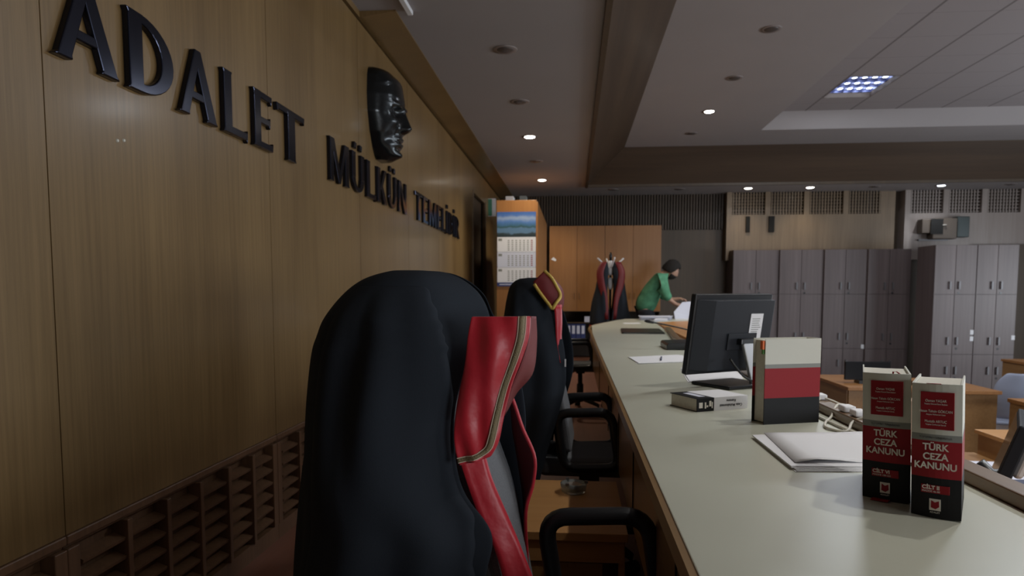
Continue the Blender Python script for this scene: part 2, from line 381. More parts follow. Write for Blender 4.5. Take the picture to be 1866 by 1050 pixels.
downlight(6.06, 12.12, 2.9, True, 'bluish white lit downlight above the pale panel in the far soffit strip', G, True, 30)
downlight(7.14, 12.1, 2.9, False, 'unlit round downlight, rightmost in the far soffit strip', G)
# recessed louvre luminaires in the tiled ceiling (only the farthest stands inside the frame, the nearer is added)
def luminaire(x, y, label, power):
    t = thing('recessed_ceiling_light', label, 'ceiling light', (x, y, 3.65), 0, 'recessed louvre lights')
    w, l = FX1 - FX0, FY1 - FY0
    obj('housing', MB().box(0, w, 0, .01, 0, .1).box(0, w, l - .01, l, 0, .1).box(0, .01, .01, l - .01, 0, .1).box(w - .01, w, .01, l - .01, 0, .1).box(0, w, 0, l, .1, .11), 'housing', t)
    mc = MB()
    for i in range(5):
        for j in range(4):
            cx = .06 + i * (w - .12) / 4; cy = .1 + j * (l - .2) / 3
            obj('lit_cell', MB().lathe([(.03, .082), (.04, .088), (.04, .094)], (cx, cy, 0), 12), 'lamp_cool', t)
    for i in range(6): mc.box(i * (w - .02) / 5 + .005, i * (w - .02) / 5 + .015, .01, l - .01, .06, .1)
    for j in range(5): mc.box(.01, w - .01, .01 + j * (l - .03) / 4, .02 + j * (l - .03) / 4, .06, .1)
    obj('louvre', mc, 'louvre', t)
    d = bpy.data.lights.new('louvre_light', 'AREA'); d.size = .5; d.energy = power; d.color = (.86, .92, 1)
    o = bpy.data.objects.new('louvre_light', d); COL.objects.link(o); o.parent = t; o.location = (w / 2, l / 2, -.012)
luminaire(FX0, FY0, 'square recessed louvre light with bluish lit cells in the tiled ceiling', 30)
luminaire(FX0, 4.7, 'nearer recessed louvre light added unseen in the tiled ceiling, above the books', 45)  # unseen luminaire added for more downward light on the bench
t = tag(obj('ceiling_strip', MB().box(-1.05, -1.015, 3.7, 4.38, 2.872, 2.9), 'white', bevel=.004), 'thin white strip on the low ceiling beside the near end of the wood cove', 'ceiling strip')

# ------------------------------------------------------------------ wainscot grilles
def grille(y0, y1, label):
    t = thing('vent_grille', label, 'vent grille', (-1.35, y0, 0), 0, 'wooden vent grilles below the wall panels')
    L = y1 - y0
    obj('top_rail', MB().box(-.04, .004, .001, L - .001, .462, .488).box(-.04, -.01, .001, L - .001, .45, .462), 'grille_wood', t, bevel=.004)
    obj('bottom_rail', MB().box(-.04, .0, .001, L - .001, 0, .07), 'grille_wood', t)
    obj('back_board', MB().box(-.044, -.04, 0, L, 0, .49), 'grille_wood', t)
    for s in (.001, L - .046): obj('stile', MB().box(-.04, .004, s, s + .045, .07, .45), 'grille_wood', t, bevel=.003)
    n = 6; step = (L - .09) / n
    for i in range(1, n):
        obj('post', MB().box(-.04, .012, .045 + i * step - .011, .045 + i * step + .011, .07, .452), 'grille_wood', t, bevel=.002)
    rot = Matrix.Rotation(R(18), 3, 'Y')
    for i in range(n):
        for j in range(6):
            z = .105 + j * .058
            obj('slat', MB().box(-.038, .004, .045 + i * step + .011, .045 + (i + 1) * step - .011, z, z + .011, rot=rot), 'grille_wood', t)
    return t
grille(.49, 1.68, 'dark wooden vent grille nearest the camera at the bottom left corner')
grille(1.68, 2.99, 'wooden vent grille with slats left of the black and red gown')
grille(2.99, 4.29, 'wooden vent grille partly hidden behind the black and red gown')

mb = MB().box(-1.392, -1.388, 4.29, 9.2, 0, .49).box(-1.39, -1.346, 4.29, 9.2, .46, .488).box(-1.39, -1.35, 4.29, 9.2, 0, .07)
for k in range(23): mb.box(-1.388, -1.338, 4.30 + k * .213, 4.322 + k * .213, .07, .46)
for k in range(6): mb.box(-1.388, -1.346, 4.29, 9.2, .105 + k * .058, .116 + k * .058)
struct('wall_left', mb, 'grille_wood')
# ------------------------------------------------------------------ wall letters
def letter_shapes(c):
    """strokes as polygons in a cell of height 1; second item is the width"""
    def stem(x, w=.25, y0=0, y1=1, f=.035): return [(x - f, y0), (x + w + f, y0), (x + w, y0 + .06), (x + w, y1 - .06), (x + w + f, y1), (x - f, y1), (x, y1 - .06), (x, y0 + .06)]
    def arm(x0, x1, y, h=.13, up=0): return [(x0, y), (x1 - .04, y), (x1, y - .05 if up <= 0 else y), (x1 + .02, y + h + (.05 if up >= 0 else 0)), (x1 - .02, y + h), (x0, y + h)]
    def bow(cx, cy, rx, ry, w, a0, a1, n=16):
        o = [(cx + rx * math.cos(a0 + (a1 - a0) * i / n), cy + ry * math.sin(a0 + (a1 - a0) * i / n)) for i in range(n + 1)]
        q = [(cx + (rx - w) * math.cos(a0 + (a1 - a0) * i / n), cy + (ry - .12) * math.sin(a0 + (a1 - a0) * i / n)) for i in range(n + 1)]
        return o + q[::-1]
    P = math.pi
    if c == 'A': return [[(-.03, 0), (.24, 0), (.23, .05), (.56, .97), (.52, 1), (.40, 1), (.03, .05)], [(.40, 1), (.56, 1), (.95, .05), (1.0, 0), (.68, 0), (.70, .05), (.43, .80)], [(.24, .26), (.66, .26), (.62, .38), (.28, .38)]], .97
    if c == 'D': return [stem(.05, .26), bow(.28, .5, .66, .5, .25, -P / 2, P / 2)], .94
    if c == 'L': return [stem(.05, .26), arm(.28, .84, .0)], .9
    if c == 'E': return [stem(.05, .26), arm(.28, .80, .0, .12, 1), arm(.28, .70, .44, .12, 0), arm(.28, .78, .88, .12, -1)], .86
    if c == 'T': return [stem(.33, .26, 0, .95), [(-.02, .84), (.03, .88), (.89, .88), (.94, .84), (.96, 1), (-.04, 1)]], .92
    if c == 'M': return [stem(.06, .2), [(.10, 1), (.32, 1), (.72, .12), (.66, 0), (.56, 0)], [(.56, 0), (.70, 0), (1.14, .94), (1.14, 1), (.98, 1)], stem(1.02, .24)], 1.3
    if c in 'ÜU': return [[(.03, 1), (.33, 1), (.29, .94), (.29, .35), (.05, .35), (.05, .94)], [(.70, 1), (.98, 1), (.94, .94), (.94, .35), (.72, .35), (.72, .94)], bow(.495, .36, .445, .36, .24, -P, 0)] + ([[(.2, 1.1), (.36, 1.08), (.4, 1.24), (.24, 1.26)], [(.62, 1.1), (.78, 1.08), (.82, 1.24), (.66, 1.26)]] if c == 'Ü' else []), 1.0
    if c == 'K': return [stem(.05, .26), [(.30, .42), (.72, 1), (.98, 1), (.47, .38)], [(.34, .50), (.50, .62), (1.0, .05), (1.03, 0), (.70, 0)]], 1.02
    if c == 'N': return [stem(.05, .18), [(.05, 1), (.32, 1), (1.0, .02), (.9, 0), (.72, 0)], stem(.82, .18)], 1.06
    if c == 'İ': return [stem(.08, .26), [(.1, 1.1), (.32, 1.1), (.32, 1.27), (.1, 1.27)]], .42
    if c == 'R': return [stem(.05, .26), bow(.28, .72, .56, .28, .23, -P / 2, P / 2), [(.36, .48), (.56, .52), (1.0, .05), (1.02, 0), (.72, 0)]], 1.0
words = [('A', 1.705, 1.95), ('D', 1.99, 2.235), ('A', 2.268, 2.51), ('L', 2.555, 2.765), ('E', 2.805, 3.005), ('T', 3.05, 3.345),
         ('M', 3.70, 4.045), ('Ü', 4.08, 4.345), ('L', 4.38, 4.60), ('K', 4.62, 4.87), ('Ü', 4.90, 5.16), ('N', 5.19, 5.467)]
yy = 5.77
for c, wd_ in (('T', .25), ('E', .22), ('M', .36), ('E', .22), ('L', .22), ('İ', .10), ('D', .26), ('İ', .10), ('R', .26)):
    words.append((c, yy, yy + wd_)); yy += wd_ + .03
LN = ['first A, leftmost letter', 'D after the first A', 'second A, between D and L', 'L before the first E', 'E beside the first T', 'T ending the first word',
      'M opening the second word', 'first umlaut U, after the M', 'L in the second word', 'K in the second word', 'second umlaut U, before the N', 'N ending the second word',
      'T opening the last word', 'first E of the last word', 'M of the last word', 'second E of the last word', 'L of the last word', 'first dotted I of the last word', 'D of the last word', 'second dotted I of the last word', 'R, last letter of all']
for (c, y0, y1), ln in zip(words, LN):
    sh, wd0 = letter_shapes(c); mb = MB(); k = .238
    for i, s in enumerate(sh):
        dd = .022 - .0005 * i
        mb.prism([((p[0]) / wd0 * (y1 - y0), p[1] * k) for p in s], 0, dd, 'X')
    o = fixn(obj('wall_letter', mb, 'metal_dark', bevel=.004)); o.location = (-1.35, y0, 1.754)
    tag(o, 'dark metal wall letter, ' + ln, 'letter', 'dark metal letters on the wood wall')
# screw marks
for k, (y, z) in enumerate(((1.959, 1.587), (1.989, 1.594))):
    o = obj('wall_screw', MB().lathe([(.0055, 0), (.004, .004)], n=10), 'pages'); o.rotation_euler = (0, R(90), 0); o.location = (-1.35, y, z)
    tag(o, ('left' if k == 0 else 'right') + ' one of two tiny pale screws in the wall under the D', 'screw', 'screws in the wall under the letters')

# ------------------------------------------------------------------ bronze face mask
def g(x, s): return math.exp(-(x / s) ** 2)
rows = []
NT, NS = 64, 48
for i in range(NT + 1):
    t = i / NT                                   # 0 chin .. 1 top of the forehead
    half = .255 * (lerp_table([(0, .28), (.04, .42), (.12, .58), (.28, .80), (.5, .97), (.7, 1.0), (.9, .95), (.97, .88), (1, .80)], t)[0])
    row = []
    for j in range(NS + 1):
        s = -1 + 2 * j / NS; x = s * half; ax = abs(x)
        base = .175 * max(0, 1 - abs(s) ** 2.3) ** .55 * lerp_table([(0, .55), (.05, .82), (.15, .88), (.3, .93), (.5, .95), (.7, 1.02), (.85, .95), (.95, .78), (1, .62)], t)[0]
        q = 0
        q += .075 * g(x, .03 + .02 * (1 - min(1, max(0, (t - .34) / .2)))) * lerp_table([(0, 0), (.30, 0), (.33, .55), (.37, 1.0), (.45, .72), (.56, .35), (.62, .2), (.68, 0)], t)[0]
        q += .018 * g(ax - .036, .018) * g(t - .355, .022)          # nostrils
        q -= .042 * g(ax - .085, .045) * g(t - .535, .045)          # eye sockets
        q += .020 * g(ax - .085, .026) * g(t - .53, .018)           # eyeballs
        q += .026 * g(ax - .075, .062) * g(t - .615 - .1 * (ax - .08), .022)   # brows
        q += .020 * g(ax - .125, .045) * g(t - .42, .06)            # cheek bones
        q -= .018 * g(ax - .125, .04) * g(t - .24, .07)             # hollow cheeks
        q -= .016 * g(x, .075) * g(t - .215, .010)                  # mouth line
        q += .018 * g(x, .06) * (g(t - .245, .018) + g(t - .18, .022))
        q -= .018 * g(x, .06) * g(t - .13, .02)
        q += .024 * g(x, .06) * g(t - .055, .045)                   # chin
        q -= .012 * g(ax - .065 - .12 * (.36 - t), .012) * g(t - .29, .05)   # folds beside the nose
        q -= .008 * g(x, .012) * g(t - .64, .03)
        q += .010 * g(t - .92 + .12 * s * s, .03)
        edge = min(1, (1 - abs(s)) * 5) * min(1, t * 14 + .35)
        row.append((max(.0, base + q * edge), x, t * .575))
    rows.append(row)
mb = MB().grid(rows)
n0 = len(mb.v)
rim = [r[0] for r in rows] + list(rows[-1][1:]) + [r[-1] for r in rows[::-1]][1:] + list(rows[0][::-1][1:-1])
mb.add(rim + [(0, p[1], p[2]) for p in rim], [(i, (i + 1) % len(rim), len(rim) + (i + 1) % len(rim), len(rim) + i) for i in range(len(rim))])
mb.add([(0, p[1], p[2]) for p in rim], [tuple(range(len(rim)))])
o = fixn(obj('bronze_face_mask', mb, 'bronze', smooth=True)); o.location = (-1.35, 4.73, 2.04)
tag(o, 'large black bronze relief mask of a face on the wood wall above the letters', 'relief mask')

# ------------------------------------------------------------------ judges' bench
t = thing('judges_bench', 'long judges bench with pale grey top and wood sides curving at its far end', 'bench')
BZ = .75
top = [(.175, .35), (.175, 5.0), (.182, 6.6), (.215, 8.05), (.56, 9.45), (.76, 10.05), (2.3, 10.3), (2.3, 9.8), (1.75, 9.75), (1.06, 9.2), (.945, 7.2), (.80, 5.6), (.80, .35)]
obj('bench_top', MB().prism(top, BZ - .03, BZ), 'laminate', t, bevel=.002)
obj('edge_strip', MB().tube([(p[0] - .004, p[1], BZ - .017) for p in cat(top[0:5], 60)], .016, 6), 'bench_wood', t)
fr = cat([(.178, .35, 0), (.178, 5.0, 0), (.186, 6.6, 0), (.222, 8.05, 0), (.57, 9.45, 0)], 60)
obj('front_apron', MB().prism([(p.x, p.y) for p in fr] + [(p.x + .025, p.y) for p in fr[::-1]], .45, BZ - .031), 'bench_wood', t)
for y in (.6, 1.15, 1.98, 2.62, 3.4, 4.6): obj('panel_joint', MB().box(.1745, .179, y, y + .004, .45, BZ - .035), 'black', t)
obj('inner_panel', MB().box(.60, .62, .35, 7.0, 0, BZ - .031), 'bench_wood', t)
obj('end_panel', MB().box(.205, .79, .36, .385, 0, BZ - .031), 'bench_wood', t)
obj('hall_panel', MB().box(.80, .83, .35, 5.6, HF, BZ - .001), 'lip_wood', t)
obj('raised_lip', MB().prism([(.801, .35), (.801, 5.6), (.95, 7.2), (1.0, 7.2), (.852, 5.6), (.852, .35)], BZ, BZ + .028), 'lip_wood', t, bevel=.003)
t = thing('wing_desk', 'orange wood desk top joined to the far right side of the bench', 'desk')
obj('desk_top', MB().prism([(.965, 5.65), (1.005, 7.25), (1.09, 9.1), (1.76, 9.7), (2.05, 9.72), (1.45, 5.65)], .70, .745), 'orange_wood_x', t, bevel=.002)
obj('desk_panel', MB().box(1.0, 1.42, 5.7, 5.73, HF, .70), 'orange_wood', t)

# ------------------------------------------------------------------ law books
def book(name, label, loc, rz, w, d, h, bands, group=None, curve=.006, page_top=.005, shear=0.0):
    """standing book: spine faces local -Y, thickness along X, bands = [(z1, material)...] from the bottom up"""
    t = thing(name, label, 'book', loc, rz, group)
    c = .0028; n = 8
    out = [(w * i / n, -curve * math.sin(math.pi * i / n)) for i in range(n + 1)]
    U = out + [(w, d), (w - c, d), (w - c, c + .002)] + [(w - c - (w - 2 * c) * i / n, c + .002 - curve * math.sin(math.pi * i / n)) for i in range(1, n)] + [(c, c + .002), (c, d), (0, d)]
    mb = MB(); z0 = 0; mats = []
    for k, (z1, m) in enumerate(bands):
        mb.prism(U, z0, z1, 'Z', k); mats.append(m); z0 = z1
    sh = lambda m: setattr(m, 'v', [(x - shear * max(0, y), y, z) for x, y, z in m.v]) or m
    obj('cover', sh(mb), mats, t)
    inner = [(c + .0003 + (w - 2 * c - .0006) * i / n, c + .0024 - curve * math.sin(math.pi * i / n)) for i in range(n + 1)]
    obj('page_block', sh(MB().prism(inner + [(w - c - .0003, d - .008), (w / 2, d - .012), (c + .0003, d - .008)], .004, h - page_top)), 'pages', t)
    return t
def spine_text(t, w, h, vol, sub, curve=.006):
    F = lambda z, y=-curve - .0006: frame((w / 2, y, z), (1, 0, 0), (0, 0, 1))
    lw = w * .66
    lb = obj('author_label', MB().box(w / 2 - lw / 2 + .002, w / 2 + lw / 2 + .002, -curve - .0007, -curve + .0022, h - .078, h - .014), 'label_red', t)
    for z, s1, s2 in ((h - .029, 'Osman YAŞAR', 'Yargıtay Onursal Daire Başkanı'), (h - .047, 'Hasan Tahsin GÖKCAN', 'Anayasa Mahkemesi Üyesi'), (h - .0645, 'Mustafa ARTUÇ', 'Yargıtay Cumhuriyet Savcısı')):
        text('author_print', s1, .0062, 'print_white', lb, F(z, -curve - .0012), .0002, sx=.8)
        text('author_print', s2, .0034, 'print_white', lb, F(z - .0055, -curve - .0012), .0002, sx=.8)
    text('subtitle_print', 'Yorumlu - Uygulamalı', .0056, 'print_dark', t, F(h * .60 + .0004), .0002)
    for z, s in ((h * .528, 'TÜRK'), (h * .457, 'CEZA'), (h * .388, 'KANUNU')):
        text('title_print', s, (.0168 * min(1, w / .078)), 'print_white', t, F(z), .0002, bold=.0004, sx=.92)
    vl = obj('volume_label', MB().box(w * .22, w * .78, -curve - .0007, -curve + .003, h * .185, h * .245), 'label_red', t)
    text('volume_print', vol, .0088, 'print_white', vl, F(h * .226, -curve - .0012) @ Matrix.Translation((-w * .26, 0, 0)), .0002, align='LEFT', bold=.0003)
    text('volume_print', sub, .0045, 'print_white', vl, F(h * .198, -curve - .0012) @ Matrix.Translation((-w * .26, 0, 0)), .0002, align='LEFT')
    z = h * .095; cx = w * .5
    lg = obj('publisher_mark', MB().box(cx - .0085, cx + .0085, -curve - .0007, -curve + .001, z - .009, z + .011), 'print_white', t)
    obj('mark_emblem', MB().prism([(cx - .006, z - .004), (cx + .001, z - .0065), (cx + .0065, z - .002), (cx + .006, z + .008), (cx, z + .005), (cx - .0055, z + .0085)], -curve - .0012, -curve - .0007, 'Y'), 'label_red', lg)
    text('mark_print', 'ADALET', .0042, 'print_white', t, F(z - .0125), .0002)
def ribbon(t, pts): obj('ribbon', MB().tube(pts, .0016, 6, flat=.4), 'label_red', t, smooth=True)
BANDS = lambda h: [(h * .30, 'cover_black'), (h * .575, 'cover_red'), (h * .625, 'cover_grey'), (h, 'cover_white')]
t = book('law_book', 'thick law book, volume II, spine forward, rightmost book on the bench', (.597, 1.245, BZ), R(-38), .0755, .165, .232, BANDS(.232), 'matching red white and black law books', shear=.15)
spine_text(t, .0755, .232, 'CİLT II', 'MADDE 46-80'); t.rotation_euler = (0, R(-1.8), t.rotation_euler.z)
ribbon(t, [(.02, .05, .2245), (.022, .01, .227), (.024, -.004, .232), (.034, -.0075, .2325), (.044, -.006, .2325), (.046, .01, .227), (.05, .05, .2245)])
t = book('law_book', 'thick law book, volume VI, spine forward, left of volume II', (.555, 1.345, BZ), R(-40), .082, .165, .238, BANDS(.238), 'matching red white and black law books', shear=.33)
spine_text(t, .082, .238, 'CİLT VI', 'MADDE 188-265'); t.rotation_euler = (0, R(-1.8), t.rotation_euler.z)
ribbon(t, [(.05, .05, .2305), (.05, .006, .236), (.053, -.004, .2415), (.059, -.005, .242), (.063, .006, .236), (.064, .05, .2305)])
obj('ribbon_end', MB().box(.02, .05, -.02, -.004, .0005, .002), 'label_red', t)
t = book('law_book', 'thick law book with page edges and colored tabs turned left, beside the monitor', (.735, 2.108, BZ), R(108), .064, .185, .252, [(.078, 'cover_black'), (.166, 'cover_red'), (.178, 'cover_grey'), (.252, 'cover_white')], 'matching red white and black law books')
obj('orange_tab', MB().box(.004, .016, .1805, .192, .222, .2465), 'orange_tab', t)
obj('green_tab', MB().box(.006, .014, .1795, .189, .208, .222), 'green_tab', t)
# book lying flat
t = thing('paperback_book', 'white paperback with a black band lying flat beside the monitor foot', 'book', (.402, 2.25, BZ), R(27))
w, d, h = .205, .15, .042
obj('cover', MB().box(.0, w * .33, 0, d, 0, .002, 0).box(w * .33, w, 0, d, 0, .002, 1).box(0, w * .33, 0, .003, .002, h, 0).box(w * .33, w, 0, .003, .002, h, 1).box(0, w * .33, 0, d, h, h + .002, 0).box(w * .33, w, 0, d, h, h + .002, 1), ['cover_black', 'white'], t)
obj('page_block', MB().box(.003, w - .003, .003, d - .004, .002, h), 'pages', t)
text('title_print', 'Ceza Muhakemesi', .0125, 'print_dark', t, frame((w * .665, -.0006, .016), (-1, 0, 0), (0, 0, -1)), .0002, bold=.0002)
text('title_print', 'Kanunu', .0125, 'print_dark', t, frame((w * .665, -.0006, .031), (-1, 0, 0), (0, 0, -1)), .0002, bold=.0002)
mb = MB()
for x0, x1, z0, z1 in ((.008, .022, .012, .03), (.03, .036, .01, .03), (.038, .044, .014, .02), (.048, .056, .016, .034), (.058, .062, .01, .03)): mb.box(x0, x1, -.0006, .001, z0, z1)
obj('spine_mark', mb, 'print_white', t)
obj('cover_print', MB().box(.03, .055, .03, .12, h + .002, h + .0026), 'paper_cool', t)

# ------------------------------------------------------------------ papers
def sheets(name, label, pts, z, n, mat='white', th=.0018, jit=.006, group=None, cat_='papers'):
    mb = MB(); cx = sum(p[0] for p in pts) / len(pts); cy = sum(p[1] for p in pts) / len(pts)
    for i in range(n):
        dx, dy, a = random.uniform(-jit, jit), random.uniform(-jit, jit), random.uniform(-.03, .03)
        q = [(cx + (p[0] - cx) * math.cos(a) - (p[1] - cy) * math.sin(a) + dx, cy + (p[0] - cx) * math.sin(a) + (p[1] - cy) * math.cos(a) + dy) for p in pts]
        mb.prism(q, z + i * th, z + i * th + th * .85)
    return tag(obj(name, mb, mat), label, cat_, group)
GP = 'papers on the bench top'
t = thing('paper_stack', 'loose stack of white paper with a curled corner, left of the two law books', 'papers', (0, 0, BZ), 0, GP)
mb = MB()
base = [(.484, 1.845), (.484, 1.515), (.70, 1.53), (.80, 1.92)]
for i in range(5):
    dx = random.uniform(-.006, .006); dy = random.uniform(-.005, .005) + .004 * i
    mb.prism([(p[0] + dx, p[1] + dy) for p in base], i * .0018, i * .0018 + .0015)
obj('sheets', mb, 'white', t)
rows = []
for i in range(7):
    v = i / 6; rows.append([(.495 + .29 * v + .02 * u * (1 - v), 1.555 + .30 * u * 1.1 + .03 * v, .0100 + .009 * math.exp(-((v - .22) / .16) ** 2) * (1 - u) ** 2) for u in [k / 10 for k in range(11)]])
obj('curled_sheet', MB().grid(rows), 'white', t, smooth=True, solid=.0008)
sheets('paper_sheet', 'white papers lying under the monitor', [(.50, 2.99), (.545, 3.52), (.81, 3.46), (.74, 3.04)], BZ, 3, group=GP)
sheets('paper_sheet', 'white papers with a pen on them, left of the monitor on the bench', [(.335, 4.1), (.355, 3.74), (.625, 3.86), (.66, 4.28)], BZ, 3, group=GP)
tag(obj('pen', MB().tube([(.49, 3.88, BZ + .0105), (.515, 4.06, BZ + .0105)], .0045, 8), 'navy'), 'dark blue pen on the papers left of the monitor', 'pen')
sheets('paper_sheet', 'small white note beyond the black folder', [(.62, 8.45), (.62, 8.7), (.83, 8.8), (.83, 8.5)], BZ, 1, group=GP)
sheets('paper_stack', 'stack of white papers on the far curve of the bench before the person', [(.92, 9.55), (.95, 10.0), (1.42, 10.08), (1.30, 9.5)], BZ, 14, 'paper_cool', .0035, .02, group=GP)
sheets('paper_stack', 'thick white bundle at the corner of the orange desk top', [(1.07, 9.2), (1.1, 9.42), (1.3, 9.58), (1.25, 9.36)], BZ, 9, 'white', .0035, .008, group=GP)
sheets('paper_sheet', 'loose white sheets right of the bundle near the bent person', [(1.42, 9.7), (1.48, 10.05), (1.66, 10.1), (1.62, 9.78)], BZ, 2, 'white', group=GP)
t = thing('document_folder', 'black folder lying flat on the far half of the bench', 'folder', (.45, 6.45, BZ), R(-3))
obj('lower_cover', MB().box(0, .40, 0, .75, 0, .004), 'chair_black', t, bevel=.001); obj('upper_cover', MB().box(.005, .395, .005, .745, .010, .014), 'chair_black', t, bevel=.001)
obj('contents', MB().box(.015, .39, .01, .74, .004, .010), 'cover_grey', t)
# ------------------------------------------------------------------ monitor with its back to the camera
t = thing('computer_monitor', 'black flat monitor seen from behind on the bench, label sticker on its back', 'monitor', (.655, 2.90, BZ), R(33))
tilt = Matrix.Rotation(R(9), 4, 'X')
def tl(mb, piv=(0, .02, .22)):
    p = Vector(piv); mb.v = [tuple(tilt.to_3x3() @ (Vector(v) - p) + p) for v in mb.v]; return mb
obj('foot', MB().box(-.11, .13, -.10, .12, 0, .014), 'monitor_dark', t, bevel=.006)
obj('stand_arm', MB().prism([(.055, .012), (.135, .012), (.075, .185), (.0, .185)], -.062, -.045, 'Y'), 'silver', t, bevel=.004)
obj('hinge', MB().box(-.01, .085, -.062, -.02, .175, .2), 'monitor_dark', t, bevel=.004)
hs = obj('housing', tl(MB().box(-.225, .205, .0, .028, .055, .385)), 'monitor_dark', t, bevel=.006)
obj('back_panel', tl(MB().prism([(-.145, -.034), (.185, -.034), (.202, .0), (-.215, .0)], .075, .365, 'Z').box(-.06, .10, -.040, -.034, .16, .23)), 'monitor', t, bevel=.005)
obj('screen', tl(MB().box(-.215, .205, .0282, .0295, .08, .37)), 'screen', t)
st = obj('sticker', tl(MB().box(.055, .125, -.0356, -.0341, .205, .31)), 'white', t, label='white label sticker with small print')
mb = MB()
for k in range(9): mb.box(.065, .09 + random.uniform(.0, .028), -.0362, -.0356, .215 + k * .009, .218 + k * .009)
obj('sticker_print', tl(mb), 'cover_grey', st)
cb = cat([(-.06, -.05, .12), (-.055, -.075, .09), (-.02, -.10, .045), (.06, -.12, .018), (.14, -.13, .012), (.22, -.08, .010)], 30)
obj('cable', MB().tube(cb, .0045, 8), 'cable', t, smooth=True)
# microphone
t = thing('gooseneck_microphone', 'black gooseneck microphone on a block base left of the monitor', 'microphone', (.70, 4.75, BZ))
obj('base', MB().prism([(-.075, 0), (.12, 0), (.12, .035), (.10, .05), (-.065, .045), (-.075, .03)], -.09, .25, 'Y'), 'chair_black', t, bevel=.004)
gp = cat([(.10, .0, .045), (.12, .0, .10), (.10, .0, .125), (-.02, .0, .155), (-.16, .0, .183)], 40)
obj('gooseneck', MB().tube(gp, .005, 8), 'cable', t, smooth=True)
obj('capsule', MB().tube([(-.15, .0, .181), (-.165, .0, .184), (-.20, .0, .19), (-.215, .0, .192)], [.008, .011, .011, .006], 10), 'chair_black', t, smooth=True)
t = thing('spray_bottle', 'small white bottle on the far bench beside the open file', 'bottle', (1.74, 9.83, BZ), 0)
obj('body', MB().lathe([(.032, 0), (.035, .01), (.035, .11), (.028, .135), (.013, .15)], n=16), 'white', t, smooth=True)
obj('cap', MB().lathe([(.013, .15), (.014, .185), (.008, .2)], n=12).box(-.01, .035, -.008, .008, .19, .205), 'paper_cool', t)
t = thing('open_file', 'open file of pale papers with a red edge propped before the bent person', 'file', (1.62, 10.08, BZ), R(8))
obj('sheets', MB().add([(-.16, .0, .0), (.24, .0, .0), (.24, .12, .26), (-.02, .12, .24), (-.16, .06, .1), (-.16, .012, .0), (.24, .012, .0), (.24, .132, .26), (-.02, .132, .24), (-.16, .072, .1)],
    [(0, 1, 2, 3, 4), (9, 8, 7, 6, 5), (0, 5, 6, 1), (1, 6, 7, 2), (2, 7, 8, 3), (3, 8, 9, 4), (4, 9, 5, 0)]), 'paper_cool', t)
obj('red_edge', MB().add([(.241, -.002, .1), (.262, -.002, .1), (.262, .12, .26), (.241, .12, .26), (.241, .012, .1), (.262, .012, .1), (.262, .134, .26), (.241, .134, .26)], [(0, 1, 2, 3), (7, 6, 5, 4), (0, 4, 5, 1), (1, 5, 6, 2), (2, 6, 7, 3), (3, 7, 4, 0)]), 'label_red', t)
# cables and plugs over the lip, bottle
t = thing('white_cables', 'white cables with plugs hanging over the bench lip behind the law books', 'cables', (0, 0, BZ))
for pts in ([(.875, 2.20, .03), (.83, 2.22, .036), (.79, 2.16, .008), (.745, 2.08, .005), (.72, 2.0, .005), (.755, 1.95, .005), (.80, 2.02, .02), (.84, 2.0, .036), (.88, 1.98, .02)],
            [(.88, 2.32, .02), (.83, 2.36, .036), (.79, 2.3, .01), (.76, 2.2, .005), (.765, 2.0, .005), (.785, 1.8, .005)]):
    obj('cable', MB().tube(cat(pts, 40), .004, 7), 'cable_white', t, smooth=True)
for x, y in ((.825, 2.46), (.83, 2.38), (.828, 2.14), (.83, 2.06)):
    obj('plug', MB().box(x - .018, x + .018, y - .025, y + .025, .029, .048), 'white', t, bevel=.005)
t = thing('plastic_bottle', 'clear plastic bottle partly hidden behind the law book with tabs', 'bottle', (.845, 2.62, BZ + .028))
obj('body', MB().lathe([(.02, 0), (.022, .01), (.022, .1), (.018, .12), (.009, .135)], n=14), 'plastic_clear', t, smooth=True); obj('cap', MB().lathe([(.01, .135), (.01, .148)], n=12), 'white', t)

# ------------------------------------------------------------------ side table and ashtray
t = thing('side_table', 'low light wood table between the two gowned chairs', 'table', (-.33, 1.93, 0))
obj('table_top', MB().box(0, .49, 0, .55, .425, .45), 'table_wood', t, bevel=.002)
obj('apron', MB().box(.01, .48, .012, .03, .36, .425), 'table_wood', t)
obj('drawer', MB().box(.02, .42, .02, .5, .2, .355), 'desk_wood', t, bevel=.002)
for x in (.0, .465): obj('side_panel', MB().box(x, x + .018, .02, .53, 0, .425), 'table_wood', t)
obj('back_panel', MB().box(.018, .465, .51, .528, .0, .42), 'desk_wood', t)
t = thing('ashtray', 'round glass ashtray on the low wood table', 'ashtray', (.005, 2.33, .45))
obj('bowl', MB().lathe([(.034, 0), (.042, .005), (.046, .034), (.04, .036), (.035, .012), (.001, .008)], n=24), 'glass', t, smooth=True)
for k in range(3):
    a = k * 2.1; obj('cigarette_rest', MB().box(.043 * math.cos(a) - .006, .043 * math.cos(a) + .006, .043 * math.sin(a) - .006, .043 * math.sin(a) + .006, .034, .042), 'steel', t)

